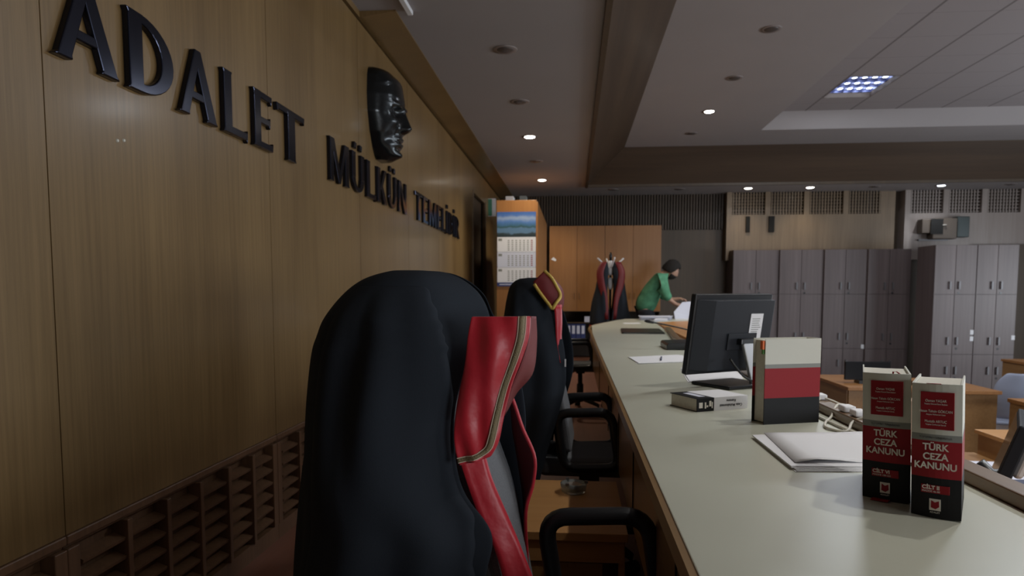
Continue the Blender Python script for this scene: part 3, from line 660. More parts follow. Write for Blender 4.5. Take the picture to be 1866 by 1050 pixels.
# ------------------------------------------------------------------ chairs
def rounded(pts, r, n=5):
    out = []; k = len(pts)
    for i in range(k):
        p = Vector(pts[i]); a = (Vector(pts[i - 1]) - p).normalized(); b = (Vector(pts[(i + 1) % k]) - p).normalized()
        for j in range(n + 1):
            f = j / n; q0 = p + a * r * (1 - f); q1 = p + b * r * f
            out.append(q0 * (1 - f) + q1 * f)
    return out
def make_chair(label):
    t = thing('office_chair', label, 'chair', (0, 0, 0), 0, 'black armchairs along the bench')
    obj('seat', MB().box(-.13, .33, -.185, .185, .385, .462), 'grey_cloth', t, bevel=.03, seg=4)
    bk = MB()
    prof = [(-.065, .48), (-.085, .615), (-.118, .76), (-.15, .85), (-.19, .95), (-.23, 1.04), (-.255, 1.10)]
    rows = []
    for x, z in cat(prof, 12): rows.append((x, z))
    outl = [(x, z) for x, z in rows] + [(x - .05, z + .008) for x, z in rows[::-1]]
    bk.prism(outl, -.165, .165, 'Y')
    obj('backrest', bk, 'grey_cloth', t, bevel=.02, seg=3)
    obj('back_support', MB().tube(cat([(.02, 0, .37), (-.14, 0, .39), (-.19, 0, .5), (-.22, 0, .66)], 12), .02, 8, flat=.6), 'chair_frame', t, smooth=True)
    for s in (-1, 1):
        lp = rounded([(-.055, s * .215, .655), (.165, s * .215, .665), (.20, s * .215, .44), (-.02, s * .215, .43)], .055, 6)
        obj('armrest', MB().tube(lp, .019, 10, closed=True), 'chair_black', t, smooth=True)
        obj('arm_bracket', MB().box(.04, .12, s * .205 - .02, s * .205 + .02, .38, .425), 'chair_frame', t)
    obj('gas_column', MB().lathe([(.032, .08), (.032, .25), (.022, .26), (.022, .39)], (.08, 0, 0), 14), 'chair_frame', t, smooth=True)
    for k in range(5):
        a = k * 2 * math.pi / 5 + .4; c, s = math.cos(a), math.sin(a)
        lg = obj('base_leg', MB().tube([(.08 + .02 * c, .02 * s, .12), (.08 + .26 * c, .26 * s, .075)], [.028, .016], 8), 'chair_frame', t, smooth=True)
        x, y = .08 + .26 * c, .26 * s
        mb = MB().tube([(x - .026 * s, y + .026 * c, .028), (x + .026 * s, y - .026 * c, .028)], .028, 12); mb.tube([(x, y, .05), (x, y, .08)], .008, 6)
        obj('castor', mb, 'chair_black', lg)
    return t
ch = make_chair('black office armchair draped with the red collared gown, nearest the camera')
ch.location = (-.005, 1.235, 0); ch.rotation_euler = (0, 0, 0)
ch2 = dup(ch, (-.005, 2.935, 0), R(-2), 'black office armchair under the gown with the gold edged maroon collar')
for c in ch2.children:
    if c.name.startswith('back'): c.location.x = .075
dup(ch, (-.01, 6.62, 0), R(0), 'empty black armchair with grey seat, farthest along the bench')

# ------------------------------------------------------------------ gowns on the chairs
def gown_shell(levels, nu=90, nv=60, fold=.006, seed=0.0, cx=-.36, cy=1.65):
    """levels: list of (z, [9 plan points]) top to bottom; open coat, near front edge to far front edge"""
    curves = [[(x, y, z) for x, y in cat(pts, nu)] for z, pts in levels]
    cols = [cat([c[j] for c in curves], nv) for j in range(nu)]
    rows = []
    for i in range(nv):
        v = i / (nv - 1); row = []
        for j in range(nu):
            u = j / (nu - 1); p = cols[j][i].copy()
            d = Vector((p.x - cx, p.y - cy, 0))
            if d.length > 1e-4: d.normalize()
            amp = fold * min(1, max(0, (v - .12) * 2.2)) * min(1, (1 - abs(2 * u - 1)) * 6 + .25)
            w = math.sin(u * 31 + seed + 4 * v) * .7 + math.sin(u * 19 + 2.1 * seed - 6 * v) * .9 + .35 * math.sin(u * 47 + v * 9 + seed)
            p += d * amp * w
            row.append(p)
        rows.append(row)
    return rows
def ring(xl, e1, yn, yf, e2):
    xm = xl * .5 + e1[0] * .5; q = (yf - yn) / 3
    return [e1, (e1[0] * .72 + xl * .28, yn + (e1[1] - yn) * .15), (xm - .02, yn), (xl * .86 + e1[0] * .14, yn + .3 * q), (xl, yn + q), (xl + .004, yf - q), (xl * .84 + e2[0] * .16, yf - .25 * q), (xl * .4 + e2[0] * .6, yf), e2]
def flap(L, Rr, ys, nrow=26, ncol=16, wr=.004, seed=0):
    """sheet between left and right edge polylines (3-D points, top to bottom)"""
    a = cat(L, nrow); b = cat(Rr, nrow); rows = []
    for i in range(nrow):
        v = i / (nrow - 1); row = []
        for j in range(ncol):
            u = j / (ncol - 1); p = a[i].lerp(b[i], u)
            p.y += ys * math.sin(math.pi * u) + wr * (math.sin(7 * v + 4 * u + seed) + .6 * math.sin(13 * u - 9 * v + seed)) * math.sin(math.pi * u) ** .5
            row.append(p)
        rows.append(row)
    return rows
t = thing('judge_gown', 'black gown with a bright red collar draped over the nearest chair', 'gown', (0, 0, 0), 0, 'black gowns over the chairs')
LV = [(1.1753, ring(-0.3, (-0.255, 1.215), 1.17, 1.3125, (-0.2587, 1.2675))),
      (1.1723, ring(-0.33, (-0.225, 1.2075), 1.125, 1.35, (-0.225, 1.26))),
      (1.1587, ring(-0.3675, (-0.1913, 1.2), 1.0875, 1.38, (-0.1913, 1.2525))),
      (1.1325, ring(-0.4012, (-0.1613, 1.1925), 1.065, 1.41, (-0.1613, 1.245))),
      (1.095, ring(-0.429, (-0.1425, 1.17), 1.0425, 1.4325, (-0.1425, 1.23))),
      (1.065, ring(-0.4387, (-0.1425, 1.11), 1.0312, 1.44, (-0.1237, 1.335))),
      (1.035, ring(-0.4455, (-0.1613, 1.0725), 1.0237, 1.4475, (-0.12, 1.41))),
      (0.96, ring(-0.453, (-0.1837, 1.065), 1.0125, 1.455, (-0.1087, 1.4325))),
      (0.885, ring(-0.4605, (-0.1837, 1.0537), 1.005, 1.4625, (-0.0975, 1.4325))),
      (0.825, ring(-0.4665, (-0.1665, 1.0425), 0.9975, 1.4625, (-0.0975, 1.4325))),
      (0.765, ring(-0.4725, (-0.1237, 1.0388), 0.9937, 1.4663, (-0.0975, 1.4325))),
      (0.705, ring(-0.48, (-0.1312, 1.035), 0.99, 1.47, (-0.0975, 1.4325))),
      (0.6225, ring(-0.4875, (-0.15, 1.035), 0.9862, 1.47, (-0.0975, 1.4325))),
      (0.435, ring(-0.4988, (-0.15, 1.035), 0.9825, 1.4775, (-0.0975, 1.4325)))]
rows = gown_shell(LV, cx=-.27, cy=1.24, fold=.008, seed=.9)
mb = MB().grid(rows)
obj('gown_body', mb, 'robe', t, smooth=True, solid=.004, sub=1)
# sleeve lying over the near side, its free edge falling beside the collar
sl = []
nv_, nu_ = len(rows), len(rows[0])
for i in range(nv_):
    r = rows[i]; z = r[nu_ // 5].z
    if z > 1.150: continue
    xe = lerp_table([(.88, -.15), (.94, -.182), (1.0, -.186), (1.05, -.193), (1.10, -.208), (1.15, -.235)], z)[0]
    j0 = next((j for j in range(1, nu_ // 3) if r[j].x < xe), 1)
    k = min(1, (1.150 - z) / .05); line = []
    for q in range(29):
        u = j0 + (nu_ * .36 - j0) * q / 28; j = int(u); f = u - j
        p = r[j].lerp(r[j + 1], f); d = V((p.x + .27, p.y - 1.24, 0)).normalized()
        h = (.003 + .016 * k * (1 if q > 0 else .35)) * min(1, (28 - q) / 8)
        h += .005 * k * math.sin(q * .55 + 6 * z) * math.sin(math.pi * q / 28)
        line.append(p + d * h)
    sl.append(line)
obj('sleeve', MB().grid(sl), 'robe', t, smooth=True, solid=.003, sub=1)
cap = rows[0]; n = len(cap); mbc = MB().grid([[cap[j] for j in range(n // 2)], [cap[n - 1 - j] for j in range(n // 2)]])
obj('gown_top', mbc, 'robe', t, smooth=True, solid=.004)
def xz(pts, y0, y1=None):
    k = len(pts); y1 = y0 if y1 is None else y1
    return [(p[0], y0 + (y1 - y0) * i / (k - 1), p[1]) for i, p in enumerate(pts)]
# collar flap: left edge, right edge (rounded lower right corner)
cl = [(-0.1552, 1.1025), (-0.1605, 1.0725), (-0.165, 1.0275), (-0.1755, 0.975), (-0.1807, 0.93), (-0.1785, 0.9), (-0.171, 0.876)]
cr = [(-0.0645, 1.1033), (-0.0668, 1.0725), (-0.0772, 1.0387), (-0.093, 0.9967), (-0.1043, 0.9503), (-0.1125, 0.9112), (-0.1245, 0.8888)]
rows = flap(xz(cl, 1.0388, 1.0162), xz(cr, 1.05, 1.029), -.008, wr=.0042, seed=1.0, nrow=34, ncol=20)
col_ = obj('collar', MB().grid(rows), 'red', t, smooth=True, solid=.003, sub=1)
def on_sheet(rows, a, b, H, off=-.003):
    """point on the sheet at distance a from its right edge and b from its bottom edge"""
    nr, nc = len(rows), len(rows[0])
    v = min(1, max(0, 1 - b / H)) * (nr - 1); i0 = min(int(v), nr - 2); fv = v - i0
    W = (rows[i0][-1] - rows[i0][0]).length
    u = min(1, max(0, 1 - a / W)) * (nc - 1); j0 = min(int(u), nc - 2); fu = u - j0
    p = (rows[i0][j0].lerp(rows[i0][j0 + 1], fu)).lerp(rows[i0 + 1][j0].lerp(rows[i0 + 1][j0 + 1], fu), fv)
    return p + V((0, off, 0))
def hem_path(w, H, W, rc=.022):
    out = [(w, b) for b in [H - (H - w - rc) * k / 24 for k in range(25)]]
    out += [(w + rc * (1 - math.cos(q)), w + rc * (1 - math.sin(q))) for q in [math.pi / 2 * k / 6 for k in range(1, 7)]]
    out += [(w + rc + (W - w - rc) * k / 10, w) for k in range(1, 11)]
    return out
hp = [hem_path(w, .225, .10) for w in (.0085, .0125, .0165)]
obj('braid', MB().grid([[on_sheet(rows, *hp[m][k], .225) for m in range(3)] for k in range(len(hp[0]))]), 'braid', col_, smooth=True, solid=.0015)
for w0 in (.007, .0180): obj('piping', MB().tube([on_sheet(rows, a, b, .225, -.0028) for a, b in hem_path(w0, .225, .10)], .0008, 5), 'thread', col_)
# inner fold of the collar behind the right edge
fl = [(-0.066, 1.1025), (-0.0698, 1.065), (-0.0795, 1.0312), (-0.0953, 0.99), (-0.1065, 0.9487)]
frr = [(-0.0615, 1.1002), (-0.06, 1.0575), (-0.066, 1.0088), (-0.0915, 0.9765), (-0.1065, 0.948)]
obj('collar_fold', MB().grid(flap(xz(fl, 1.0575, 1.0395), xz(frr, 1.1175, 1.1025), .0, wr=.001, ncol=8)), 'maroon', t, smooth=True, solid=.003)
# near and far lapels
ll = [(-0.18, 0.885), (-0.1658, 0.84), (-0.144, 0.7792), (-0.1222, 0.735), (-0.1013, 0.66), (-0.075, 0.54)]
lr = [(-0.1395, 0.885), (-0.1268, 0.8415), (-0.1005, 0.78), (-0.0788, 0.7282), (-0.054, 0.66), (-0.0263, 0.54)]
obj('lapel', MB().grid(flap(xz(ll, 1.0537, 1.05), xz(lr, 1.0688, 1.065), .0, wr=.002, ncol=6)), 'red', t, smooth=True, solid=.003)
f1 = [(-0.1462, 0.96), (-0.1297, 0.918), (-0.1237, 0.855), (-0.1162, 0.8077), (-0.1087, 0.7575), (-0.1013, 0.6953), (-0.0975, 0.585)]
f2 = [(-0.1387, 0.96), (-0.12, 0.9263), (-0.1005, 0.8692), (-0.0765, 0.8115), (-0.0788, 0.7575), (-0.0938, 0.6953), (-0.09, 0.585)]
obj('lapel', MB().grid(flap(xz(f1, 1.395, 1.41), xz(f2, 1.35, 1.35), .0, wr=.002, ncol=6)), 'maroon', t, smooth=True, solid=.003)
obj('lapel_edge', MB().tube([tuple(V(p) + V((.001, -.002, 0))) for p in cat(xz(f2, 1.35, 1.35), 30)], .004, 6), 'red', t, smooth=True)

# second gown
t2 = thing('judge_gown', 'black gown with a maroon collar edged in gold braid, on the second chair', 'gown', (0, 0, 0), 0, 'black gowns over the chairs')
LV2 = [(1.197, ring(-.20, (-.14, 2.86), 2.86, 3.06, (-.14, 3.02))), (1.19, ring(-.235, (-.115, 2.81), 2.80, 3.10, (-.12, 3.06))),
       (1.165, ring(-.262, (-.10, 2.77), 2.75, 3.15, (-.10, 3.10))), (1.12, ring(-.275, (-.085, 2.74), 2.71, 3.19, (-.08, 3.15))),
       (1.06, ring(-.285, (-.07, 2.73), 2.69, 3.22, (-.05, 3.18))), (.97, ring(-.298, (-.045, 2.72), 2.68, 3.23, (-.02, 3.2))),
       (.87, ring(-.31, (-.03, 2.72), 2.67, 3.24, (.0, 3.2))), (.76, ring(-.325, (-.03, 2.72), 2.67, 3.24, (.0, 3.2))),
       (.62, ring(-.345, (-.065, 2.70), 2.65, 3.24, (-.04, 3.2))), (.5, ring(-.365, (-.10, 2.69), 2.64, 3.24, (-.08, 3.2))), (.34, ring(-.38, (-.14, 2.67), 2.63, 3.24, (-.1, 3.2)))]
rows = gown_shell(LV2, nu=70, nv=44, fold=.010, seed=2.2, cx=-.17, cy=2.95)
obj('gown_body', MB().grid(rows), 'robe', t2, smooth=True, solid=.004, sub=1)
cap = rows[0]; n = len(cap); obj('gown_top', MB().grid([[cap[j] for j in range(n // 2)], [cap[n - 1 - j] for j in range(n // 2)]]), 'robe', t2, smooth=True, solid=.004)
c2l = [(-.158, 1.178), (-.125, 1.13), (-.082, 1.075)]; c2r = [(-.115, 1.222), (-.083, 1.19), (-.048, 1.125)]
rows = flap(xz(c2l, 2.69, 2.68), xz(c2r, 2.72, 2.70), -.01, wr=.001, nrow=14, ncol=8)
c2 = obj('collar', MB().grid(rows), 'maroon', t2, smooth=True, solid=.004)
pth = [rows[0][-1]] + [r[-1] for r in rows[1:]] + rows[-1][::-1][1:] + [r[0] for r in rows[::-1][1:]]
obj('gold_braid', MB().tube([p + V((0, -.005, 0)) for p in cat([tuple(q) for q in pth[::2]], 50)], .007, 6), 'gold', c2, smooth=True)
obj('collar_fold', MB().grid(flap(xz([(-.118, 1.218), (-.086, 1.188), (-.051, 1.123), (-.08, 1.07)], 2.722, 2.70), xz([(-.085, 1.20), (-.045, 1.15), (-.040, 1.09), (-.06, 1.05)], 2.82, 2.78), 0, wr=0, nrow=14, ncol=6)), 'maroon', t2, smooth=True, solid=.003)
obj('lapel', MB().grid(flap(xz([(-.075, 1.09), (-.07, 1.02), (-.066, .95), (-.05, .86)], 2.70, 2.70), xz([(-.046, 1.09), (-.044, 1.02), (-.046, .965), (-.046, .86)], 2.715, 2.715), 0, wr=.001, nrow=12, ncol=4)), 'red', t2, smooth=True, solid=.003)
obj('gown_label', MB().box(-.033, -.027, 2.700, 2.706, .845, .875), 'white', t2)

# ------------------------------------------------------------------ coat rack with two gowns
t = thing('coat_rack', 'coat rack with white hooks before the orange cupboards', 'coat rack', (.57, 10.8, 0))
obj('pole', MB().lathe([(.018, .03), (.018, 1.42)], n=10).lathe([(.02, 1.62), (.024, 1.70), (.012, 1.75)], n=10), 'chair_black', t, smooth=True)
obj('white_collar', MB().lathe([(.03, 1.18), (.04, 1.22), (.04, 1.32), (.028, 1.36)], n=10).lathe([(.03, 1.40), (.045, 1.44), (.045, 1.58), (.03, 1.62)], n=10), 'white', t, smooth=True)
for k in range(4):
    a = k * math.pi / 2 + .25; c, s = math.cos(a), math.sin(a)
    obj('hook', MB().tube(cat([(.03 * c, .03 * s, 1.5), (.12 * c, .12 * s, 1.58), (.21 * c, .21 * s, 1.66)], 8), .013, 6), 'white', t, smooth=True)
for k in range(4):
    a = k * math.pi / 2 + .6; obj('foot', MB().tube([(0, 0, .05), (.25 * math.cos(a), .25 * math.sin(a), .02)], .018, 6), 'chair_black', t, smooth=True)
def rack_gown(x0, x1, mir, label):
    t = thing('hanging_gown', label, 'gown', (.57, 10.8, 0), 0, 'gowns on the coat rack')
    m = -1 if mir else 1
    LVr = []
    for z, xo, xi, d in ((1.60, .10, .05, .04), (1.52, .16, .04, .09), (1.40, .19, .04, .12), (1.2, .22, .05, .13), (1.0, .26, .04, .15), (.8, .29, .02, .16), (.62, .31, .0, .17)):
        LVr.append((z, [(-m * xi, -d, ), (-m * (xi + .05), -d - .02), (-m * (xo * .7), -d), (-m * xo * .95, -d * .5), (-m * xo, .0), (-m * xo * .9, d * .5), (-m * xo * .6, d), (-m * (xi + .03), d), (-m * xi, d * .8)]))
    rows = gown_shell(LVr, nu=40, nv=26, fold=.012, seed=3 if mir else 1, cx=-m * .15, cy=0)
    obj('gown_body', MB().grid(rows), 'robe', t, smooth=True, solid=.006)
    l1 = [(-m * .06, -.10, 1.60), (-m * .11, -.135, 1.45), (-m * .10, -.16, 1.30), (-m * .05, -.17, 1.05), (-m * .03, -.185, .72)]
    l2 = [(-m * .15, -.09, 1.60), (-m * .215, -.11, 1.45), (-m * .20, -.14, 1.25), (-m * .12, -.17, 1.0), (-m * .085, -.185, .72)]
    obj('collar', MB().grid(flap(l1, l2, -.01, wr=.003, nrow=14, ncol=6)), 'maroon', t, smooth=True, solid=.004, label='dark red collar and lapel')
    mh = MB(); pr = rows[-1]
    obj('hem', MB().grid([[p * 1.01 + V((0, 0, .0)) for p in pr], [V((p.x * 1.015, p.y * 1.015, p.z - .035)) for p in pr]]), 'label_red' , t, smooth=True, solid=.004, label='red hem edge')
rack_gown(0, 0, False, 'black gown with dark red lapel hanging on the left of the coat rack')
rack_gown(0, 0, True, 'black gown with dark red lapel hanging on the right of the coat rack')

# ------------------------------------------------------------------ orange cupboards
def cupboard(x0, label):
    t = thing('cupboard', label, 'cupboard', (x0, 11.8, 0), 0, 'orange wood cupboards at the end of the bench')
    w = .94
    obj('body', MB().box(0, w, .02, .55, .80, 2.258).box(0, .02, .02, .55, 0, .8).box(w - .02, w, .02, .55, 0, .8).box(.02, w - .02, .5, .55, 0, .8).box(.02, w - .02, .03, .5, .60, .62).box(.02, w - .02, .03, .5, .28, .30), 'dark_wood', t)
    for k in range(2):
        dr = obj('door', MB().box(k * w / 2 + .002, (k + 1) * w / 2 - .002, 0, .02, .81, 2.255), 'orange_wood', t, bevel=.002)
        x = w / 2 + (-.04 if k == 0 else .04); obj('handle', MB().tube([(x, -.018, 1.02), (x, -.018, 1.12)], .004, 6).tube([(x, -.018, 1.03), (x, .001, 1.03)], .004, 6).tube([(x, -.018, 1.11), (x, .001, 1.11)], .004, 6), 'lip_wood', dr)
    return t
c1 = cupboard(-.415, 'left orange cupboard at the back, behind the coat rack and blue binders')
obj('sticker', MB().add([(.03, -.001, 1.69), (.11, -.001, 1.66), (.12, -.001, 1.69), (.07, -.001, 1.73), (.03, -.001, 1.69)], [(0, 1, 2, 3)]), 'white', c1)
cupboard(.527, 'right orange cupboard at the back, behind the bent person in green')
for k in range(7):
    x = -.36 + k * .082
    b = thing('ring_binder', ['first', 'second', 'third', 'fourth', 'fifth', 'sixth', 'seventh'][k] + ' blue binder from the left on the lower cupboard shelf', 'binder', (x, 11.84, .30), 0, 'blue binders on the lower cupboard shelf')
    obj('spine', MB().box(0, .074, 0, .24, 0, .29), 'blue', b, bevel=.003); obj('spine_label', MB().box(.012, .062, -.0015, .0, .12, .26), 'paper_cool', b)
tag(obj('white_box', MB().box(.19, .42, 11.84, 12.1, .62, .72), 'paper_cool', bevel=.004), 'white box on the upper open shelf under the left orange cupboard', 'box')
# tall cabinet with the calendar
t = thing('tall_cabinet', 'tall orange brown cabinet whose side carries the calendar', 'cabinet', (-.94, 8.4, 0))
obj('body', MB().box(0, .485, 0, 1.4, 0, 2.25), 'orange_wood', t, bevel=.003)
for k in range(2): obj('door', MB().box(.485, .503, .004 + k * .70, .696 + k * .70, .05, 2.23), 'orange_wood', t, bevel=.002)
t = thing('tall_cabinet', 'tall orange cabinet behind the one with the calendar', 'cabinet', (-.94, 9.82, 0))
obj('body', MB().box(0, .485, 0, 1.4, 0, 2.25), 'orange_wood', t, bevel=.003)
for k in range(2): obj('door', MB().box(.485, .503, .004 + k * .70, .696 + k * .70, .05, 2.23), 'orange_wood', t, bevel=.002)
t = thing('wall_calendar', 'three month calendar with a lake picture on the side of the tall cabinet', 'calendar', (-.932, 8.392, 1.208))
pc = MB().box(0, .472, -.004, .004, 0, .30)
o = obj('picture', pc, 'lake', t); o.location = (0, 0, .60)
obj('backing', MB().box(.004, .47, .001, .006, 0, .60), 'white', t)
obj('footer', MB().box(0, .26, -.004, .001, 0, .045), 'blue', t, label='blue footer strip')
mb = MB()
for k in range(14): mb.box(.03 + k * .014, .04 + k * .014, -.0046, -.004, .016, .03)
obj('footer_print', mb, 'paper_cool', t)
for k, z in enumerate((.05, .235, .42)):
    mb = MB().box(.002, .472, -.004, .001, z, z + .175, 0).box(.015, .06, -.0046, -.004, z + .13, z + .16, 1)
    for i in range(6):
        for j in range(7):
            mb.box(.13 + j * .047, .13 + j * .047 + .022, -.0046, -.004, z + .015 + i * .023, z + .026 + i * .023, 2 if j == 6 else 1)
    obj('month_sheet', mb, ['paper_cool' if k == 1 else 'white', 'cover_grey', 'label_red'], t)
t = thing('exit_sign', 'small green and white sign standing out from the wall above the cabinet', 'sign', (-1.35, 10.9, 2.33))
obj('plate', MB().box(0, .12, -.01, .01, 0, .28), 'white', t); obj('green_field', MB().box(.0, .06, -.013, -.010, .01, .27), 'sign_green', t)
for k, (x, y, w_, h_) in enumerate(((-.86, 8.7, .1, .09), (-.7, 8.9, .09, .12))):
    tag(obj('small_box', MB().box(x, x + w_, y, y + .2, 2.251, 2.251 + h_), 'cover_grey' if k else 'white', bevel=.004), ('grey' if k else 'white') + ' small box on top of the calendar cabinet', 'box')

# ------------------------------------------------------------------ hall lockers
def locker(x0, y0, w, label, stick):
    t = thing('locker_cabinet', label, 'cabinet', (x0, y0, HF), 0, 'grey brown locker cabinets in the hall')
    H = 1.862 - HF; z1 = 1.10 - HF; z2 = .17 - HF
    obj('body', MB().box(0, w, .02, .55, 0, H), 'cab_wood', t)
    for k in range(2):
        for (a, b, hz) in ((z1, H, z1 + .12), (z2, z1, z2 + .12 + .07), (.08, z2, z2 - .27)):
            dr = obj('door', MB().box(k * w / 2 + .003, (k + 1) * w / 2 - .003, 0, .02, a + .003, b - .003), 'cab_wood', t, bevel=.002)
            x = w / 2 + (-.075 if k == 0 else .06)
            obj('handle', MB().box(x - .012, x + .012, -.03, -.02, hz - .04, hz + .08).box(x - .01, x + .01, -.02, 0, hz - .035, hz - .02).box(x - .01, x + .01, -.02, 0, hz + .06, hz + .075), 'steel', dr)
            if k: obj('lock', MB().box(x - .015, x + .015, -.004, 0, hz - .115, hz - .085), 'chair_black', dr)
    for dz in stick: obj('sticker', MB().box(w - .05, w + .0, -.002, 0, dz - HF, dz - HF + .07), 'white', t)
    return t
XL = [2.76, 3.535, 4.265, 4.965, 5.66]
for i, (x, lb) in enumerate(zip(XL[:4], ('grey brown locker cabinet leftmost in the long hall row, behind the monitor', 'grey brown locker cabinet second from the left in the long hall row', 'grey brown locker cabinet third from the left in the long hall row', 'grey brown locker cabinet rightmost in the long hall row, beside the dark gap'))):
    locker(x, 12.28 - .04 * i, XL[i + 1] - x - .004, lb, [(), (.12, .22), (.17,), ()][i])
locker(5.56, 11.2, .615, 'grey brown locker cabinet, left of the nearer pair at the right', (.38, .48))
locker(6.18, 11.2, .60, 'grey brown locker cabinet at the far right, right of the nearer pair', (.40,))
struct('door_2', MB().box(6.85, 9.4, 12.5, 12.6, HF, 1.95), 'dark_wood')
# boxy devices above the lockers
t = thing('wall_speaker', 'brown boxy speaker with a small white light on the pale upper panel', 'speaker', (5.92, 12.38, 2.02))
obj('housing', MB().box(0, .2, .02, .2, .12, .36), 'brown_box', t, bevel=.01); obj('front_box', MB().box(.17, .56, 0, .2, .02, .37), 'brown_box', t, bevel=.01)
obj('grille', MB().box(.13, .33, -.006, .0, .1, .36), 'black', t); obj('indicator', MB().lathe([(.03, -.01), (.03, .0)], n=12), 'print_white', t).location = (.35, -.004, .26)
obj('bracket', MB().box(.02, .5, .16, .22, .0, .03), 'steel', t)
tag(obj('dark_panel_speaker', MB().box(6.50, 6.70, 12.42, 12.6, 2.07, 2.42), 'teal_dark', bevel=.01), 'narrow dark green speaker right of the brown one on the pale upper panel', 'speaker')
for k, x in enumerate((3.03, 3.42)):
    tag(obj('wall_slot', MB().box(x, x + .07 + .03 * k, 12.56, 12.6, 2.19, 2.47), 'black', bevel=.006), ('left narrower' if k == 0 else 'right wider') + ' of two black upright boxes on the upper wood panel', 'wall speaker')

# ------------------------------------------------------------------ person
def skin_mesh(name, verts, edges, radii, mat, parent=None, root=0, sub=2):
    me = bpy.data.meshes.new(name); me.from_pydata(verts, edges, []); me.materials.append(M[mat])
    o = bpy.data.objects.new(name, me); COL.objects.link(o)
    if parent: o.parent = parent
    md = o.modifiers.new('Skin', 'SKIN'); md.use_smooth_shade = True
    for i, r in enumerate(radii):
        sv = me.skin_vertices[0].data[i]; sv.radius = r if isinstance(r, tuple) else (r, r); sv.use_root = (i == root)
    if sub:
        sd = o.modifiers.new('Subsurf', 'SUBSURF'); sd.levels = sub; sd.render_levels = sub
    return o
# standing at the far side of the bench, bent forward to the right (+x), facing +x
PX, PY = 1.09, 10.62
pel = (PX, PY, .93); wst = (PX + .05, PY, 1.06); chs = (PX + .15, PY, 1.26); nek = (PX + .27, PY - .01, 1.415); hd0 = (PX + .335, PY - .01, 1.445); hd = (PX + .385, PY - .015, 1.46); 
vs = [pel, wst, chs, nek, hd0]; es = [(0, 1), (1, 2), (2, 3), (3, 4)]; rd = [(.07, .08), (.075, .105), (.085, .12), .052, .055]
def limb(base, pts, rr):
    p = base
    for q, r in zip(pts, rr):
        vs.append(q); rd.append(r); es.append((p, len(vs) - 1)); p = len(vs) - 1
    return p
hands = []
for s in (-1, 1):
    y = PY + s * .2
    limb(0, [(PX + .0, PY + s * .1, .82), (PX + .02, PY + s * .11, .48), (PX - .03, PY + s * .115, .09), (PX + .12, PY + s * .12, .045)], [.065, .055, .045, .04])
    h = limb(2, [(PX + .22, y, 1.33), (PX + .29, y + s * .02, 1.06), (PX + .44, y - s * .04, .95 if s < 0 else 1.02), (PX + .53, y - s * .06, .93 if s < 0 else 1.04)], [.040, .040, .031, .028])
    hands.append((h, s))
for h, s in hands:
    b = vs[h]
    for k in range(4):
        dy = (k - 1.5) * .02; L_ = (.062, .075, .072, .055)[k]
        limb(h, [(b[0] + .045, b[1] + dy, b[2] - .006), (b[0] + .045 + L_ * .6, b[1] + dy * 1.1, b[2] - .02), (b[0] + .04 + L_, b[1] + dy * 1.1, b[2] - .045)], [.010, .009, .008])
    limb(h, [(b[0] + .02, b[1] - s * .035, b[2] - .012), (b[0] + .055, b[1] - s * .05, b[2] - .03)], [.011, .009])
person = skin_mesh('person', vs, es, rd, 'skin')
tag(person, 'bearded person in a green shirt bent over papers at the far bench', 'person')
# head: ovoid with brow, nose, jaw and ears, facing right and down
def head(parent):
    rows = []
    for i in range(25):
        a = math.pi * i / 24; z = math.cos(a)
        row = []
        for j in range(33):
            b = 2 * math.pi * j / 32; x = math.sin(a) * math.cos(b); y = math.sin(a) * math.sin(b)
            sx, sy = .098, .076
            if z < 0: sy *= 1 - .25 * z * z; sx *= 1 - .08 * z * z
            px, py, pz = x * sx, y * sy, z * .118
            if x > 0: px += .026 * g(y, .16) * g(z + .12, .16) + .010 * g(y, .5) * g(z - .22, .12) + .012 * g(y, .4) * g(z + .8, .18) + .006 * g(y, .3) * g(z + .48, .08) - .009 * g(abs(y) - .38, .16) * g(z - .05, .1)
            py += (1 if y > 0 else -1) * .016 * g(x + .02, .16) * g(z - .02, .22) * (abs(y) > .6)
            row.append((px, py, pz))
        rows.append(row)
    mb = MB().grid(rows); o = obj('head', mb, 'skin', parent, smooth=True); o.location = hd; o.rotation_euler = (0, R(34), R(-6)); return o
hdo = head(person)
mb = MB(); rows = []
for i in range(18):
    a = math.pi * .62 * i / 17; row = []
    for j in range(33):
        b = 2 * math.pi * j / 32; c = math.cos(b)
        am = a if c < .1 else min(a, math.pi * (.62 - .32 * min(1, (c - .1) / .6)))      # hairline rises over the face
        x = math.sin(am) * math.cos(b); y = math.sin(am) * math.sin(b); z = math.cos(am)
        wob = 1 + .05 * math.sin(7 * b + 6 * a) + .035 * math.sin(13 * b - 9 * a)
        row.append((x * .125 * wob - .012, y * .102 * wob, z * .150 * wob + .006))
    rows.append(row)
obj('hair', MB().grid(rows), 'hair', hdo, smooth=True, solid=.02)
rows = []
for i in range(8):
    a = math.pi * (.60 + .36 * i / 7); row = []
    for j in range(17):
        b = -1.5 + 3.0 * j / 16; row.append((math.sin(a) * math.cos(b) * .108 + .012, math.sin(a) * math.sin(b) * .079, math.cos(a) * .13))
    rows.append(row)
obj('beard', MB().grid(rows), 'hair', hdo, smooth=True, solid=.01)
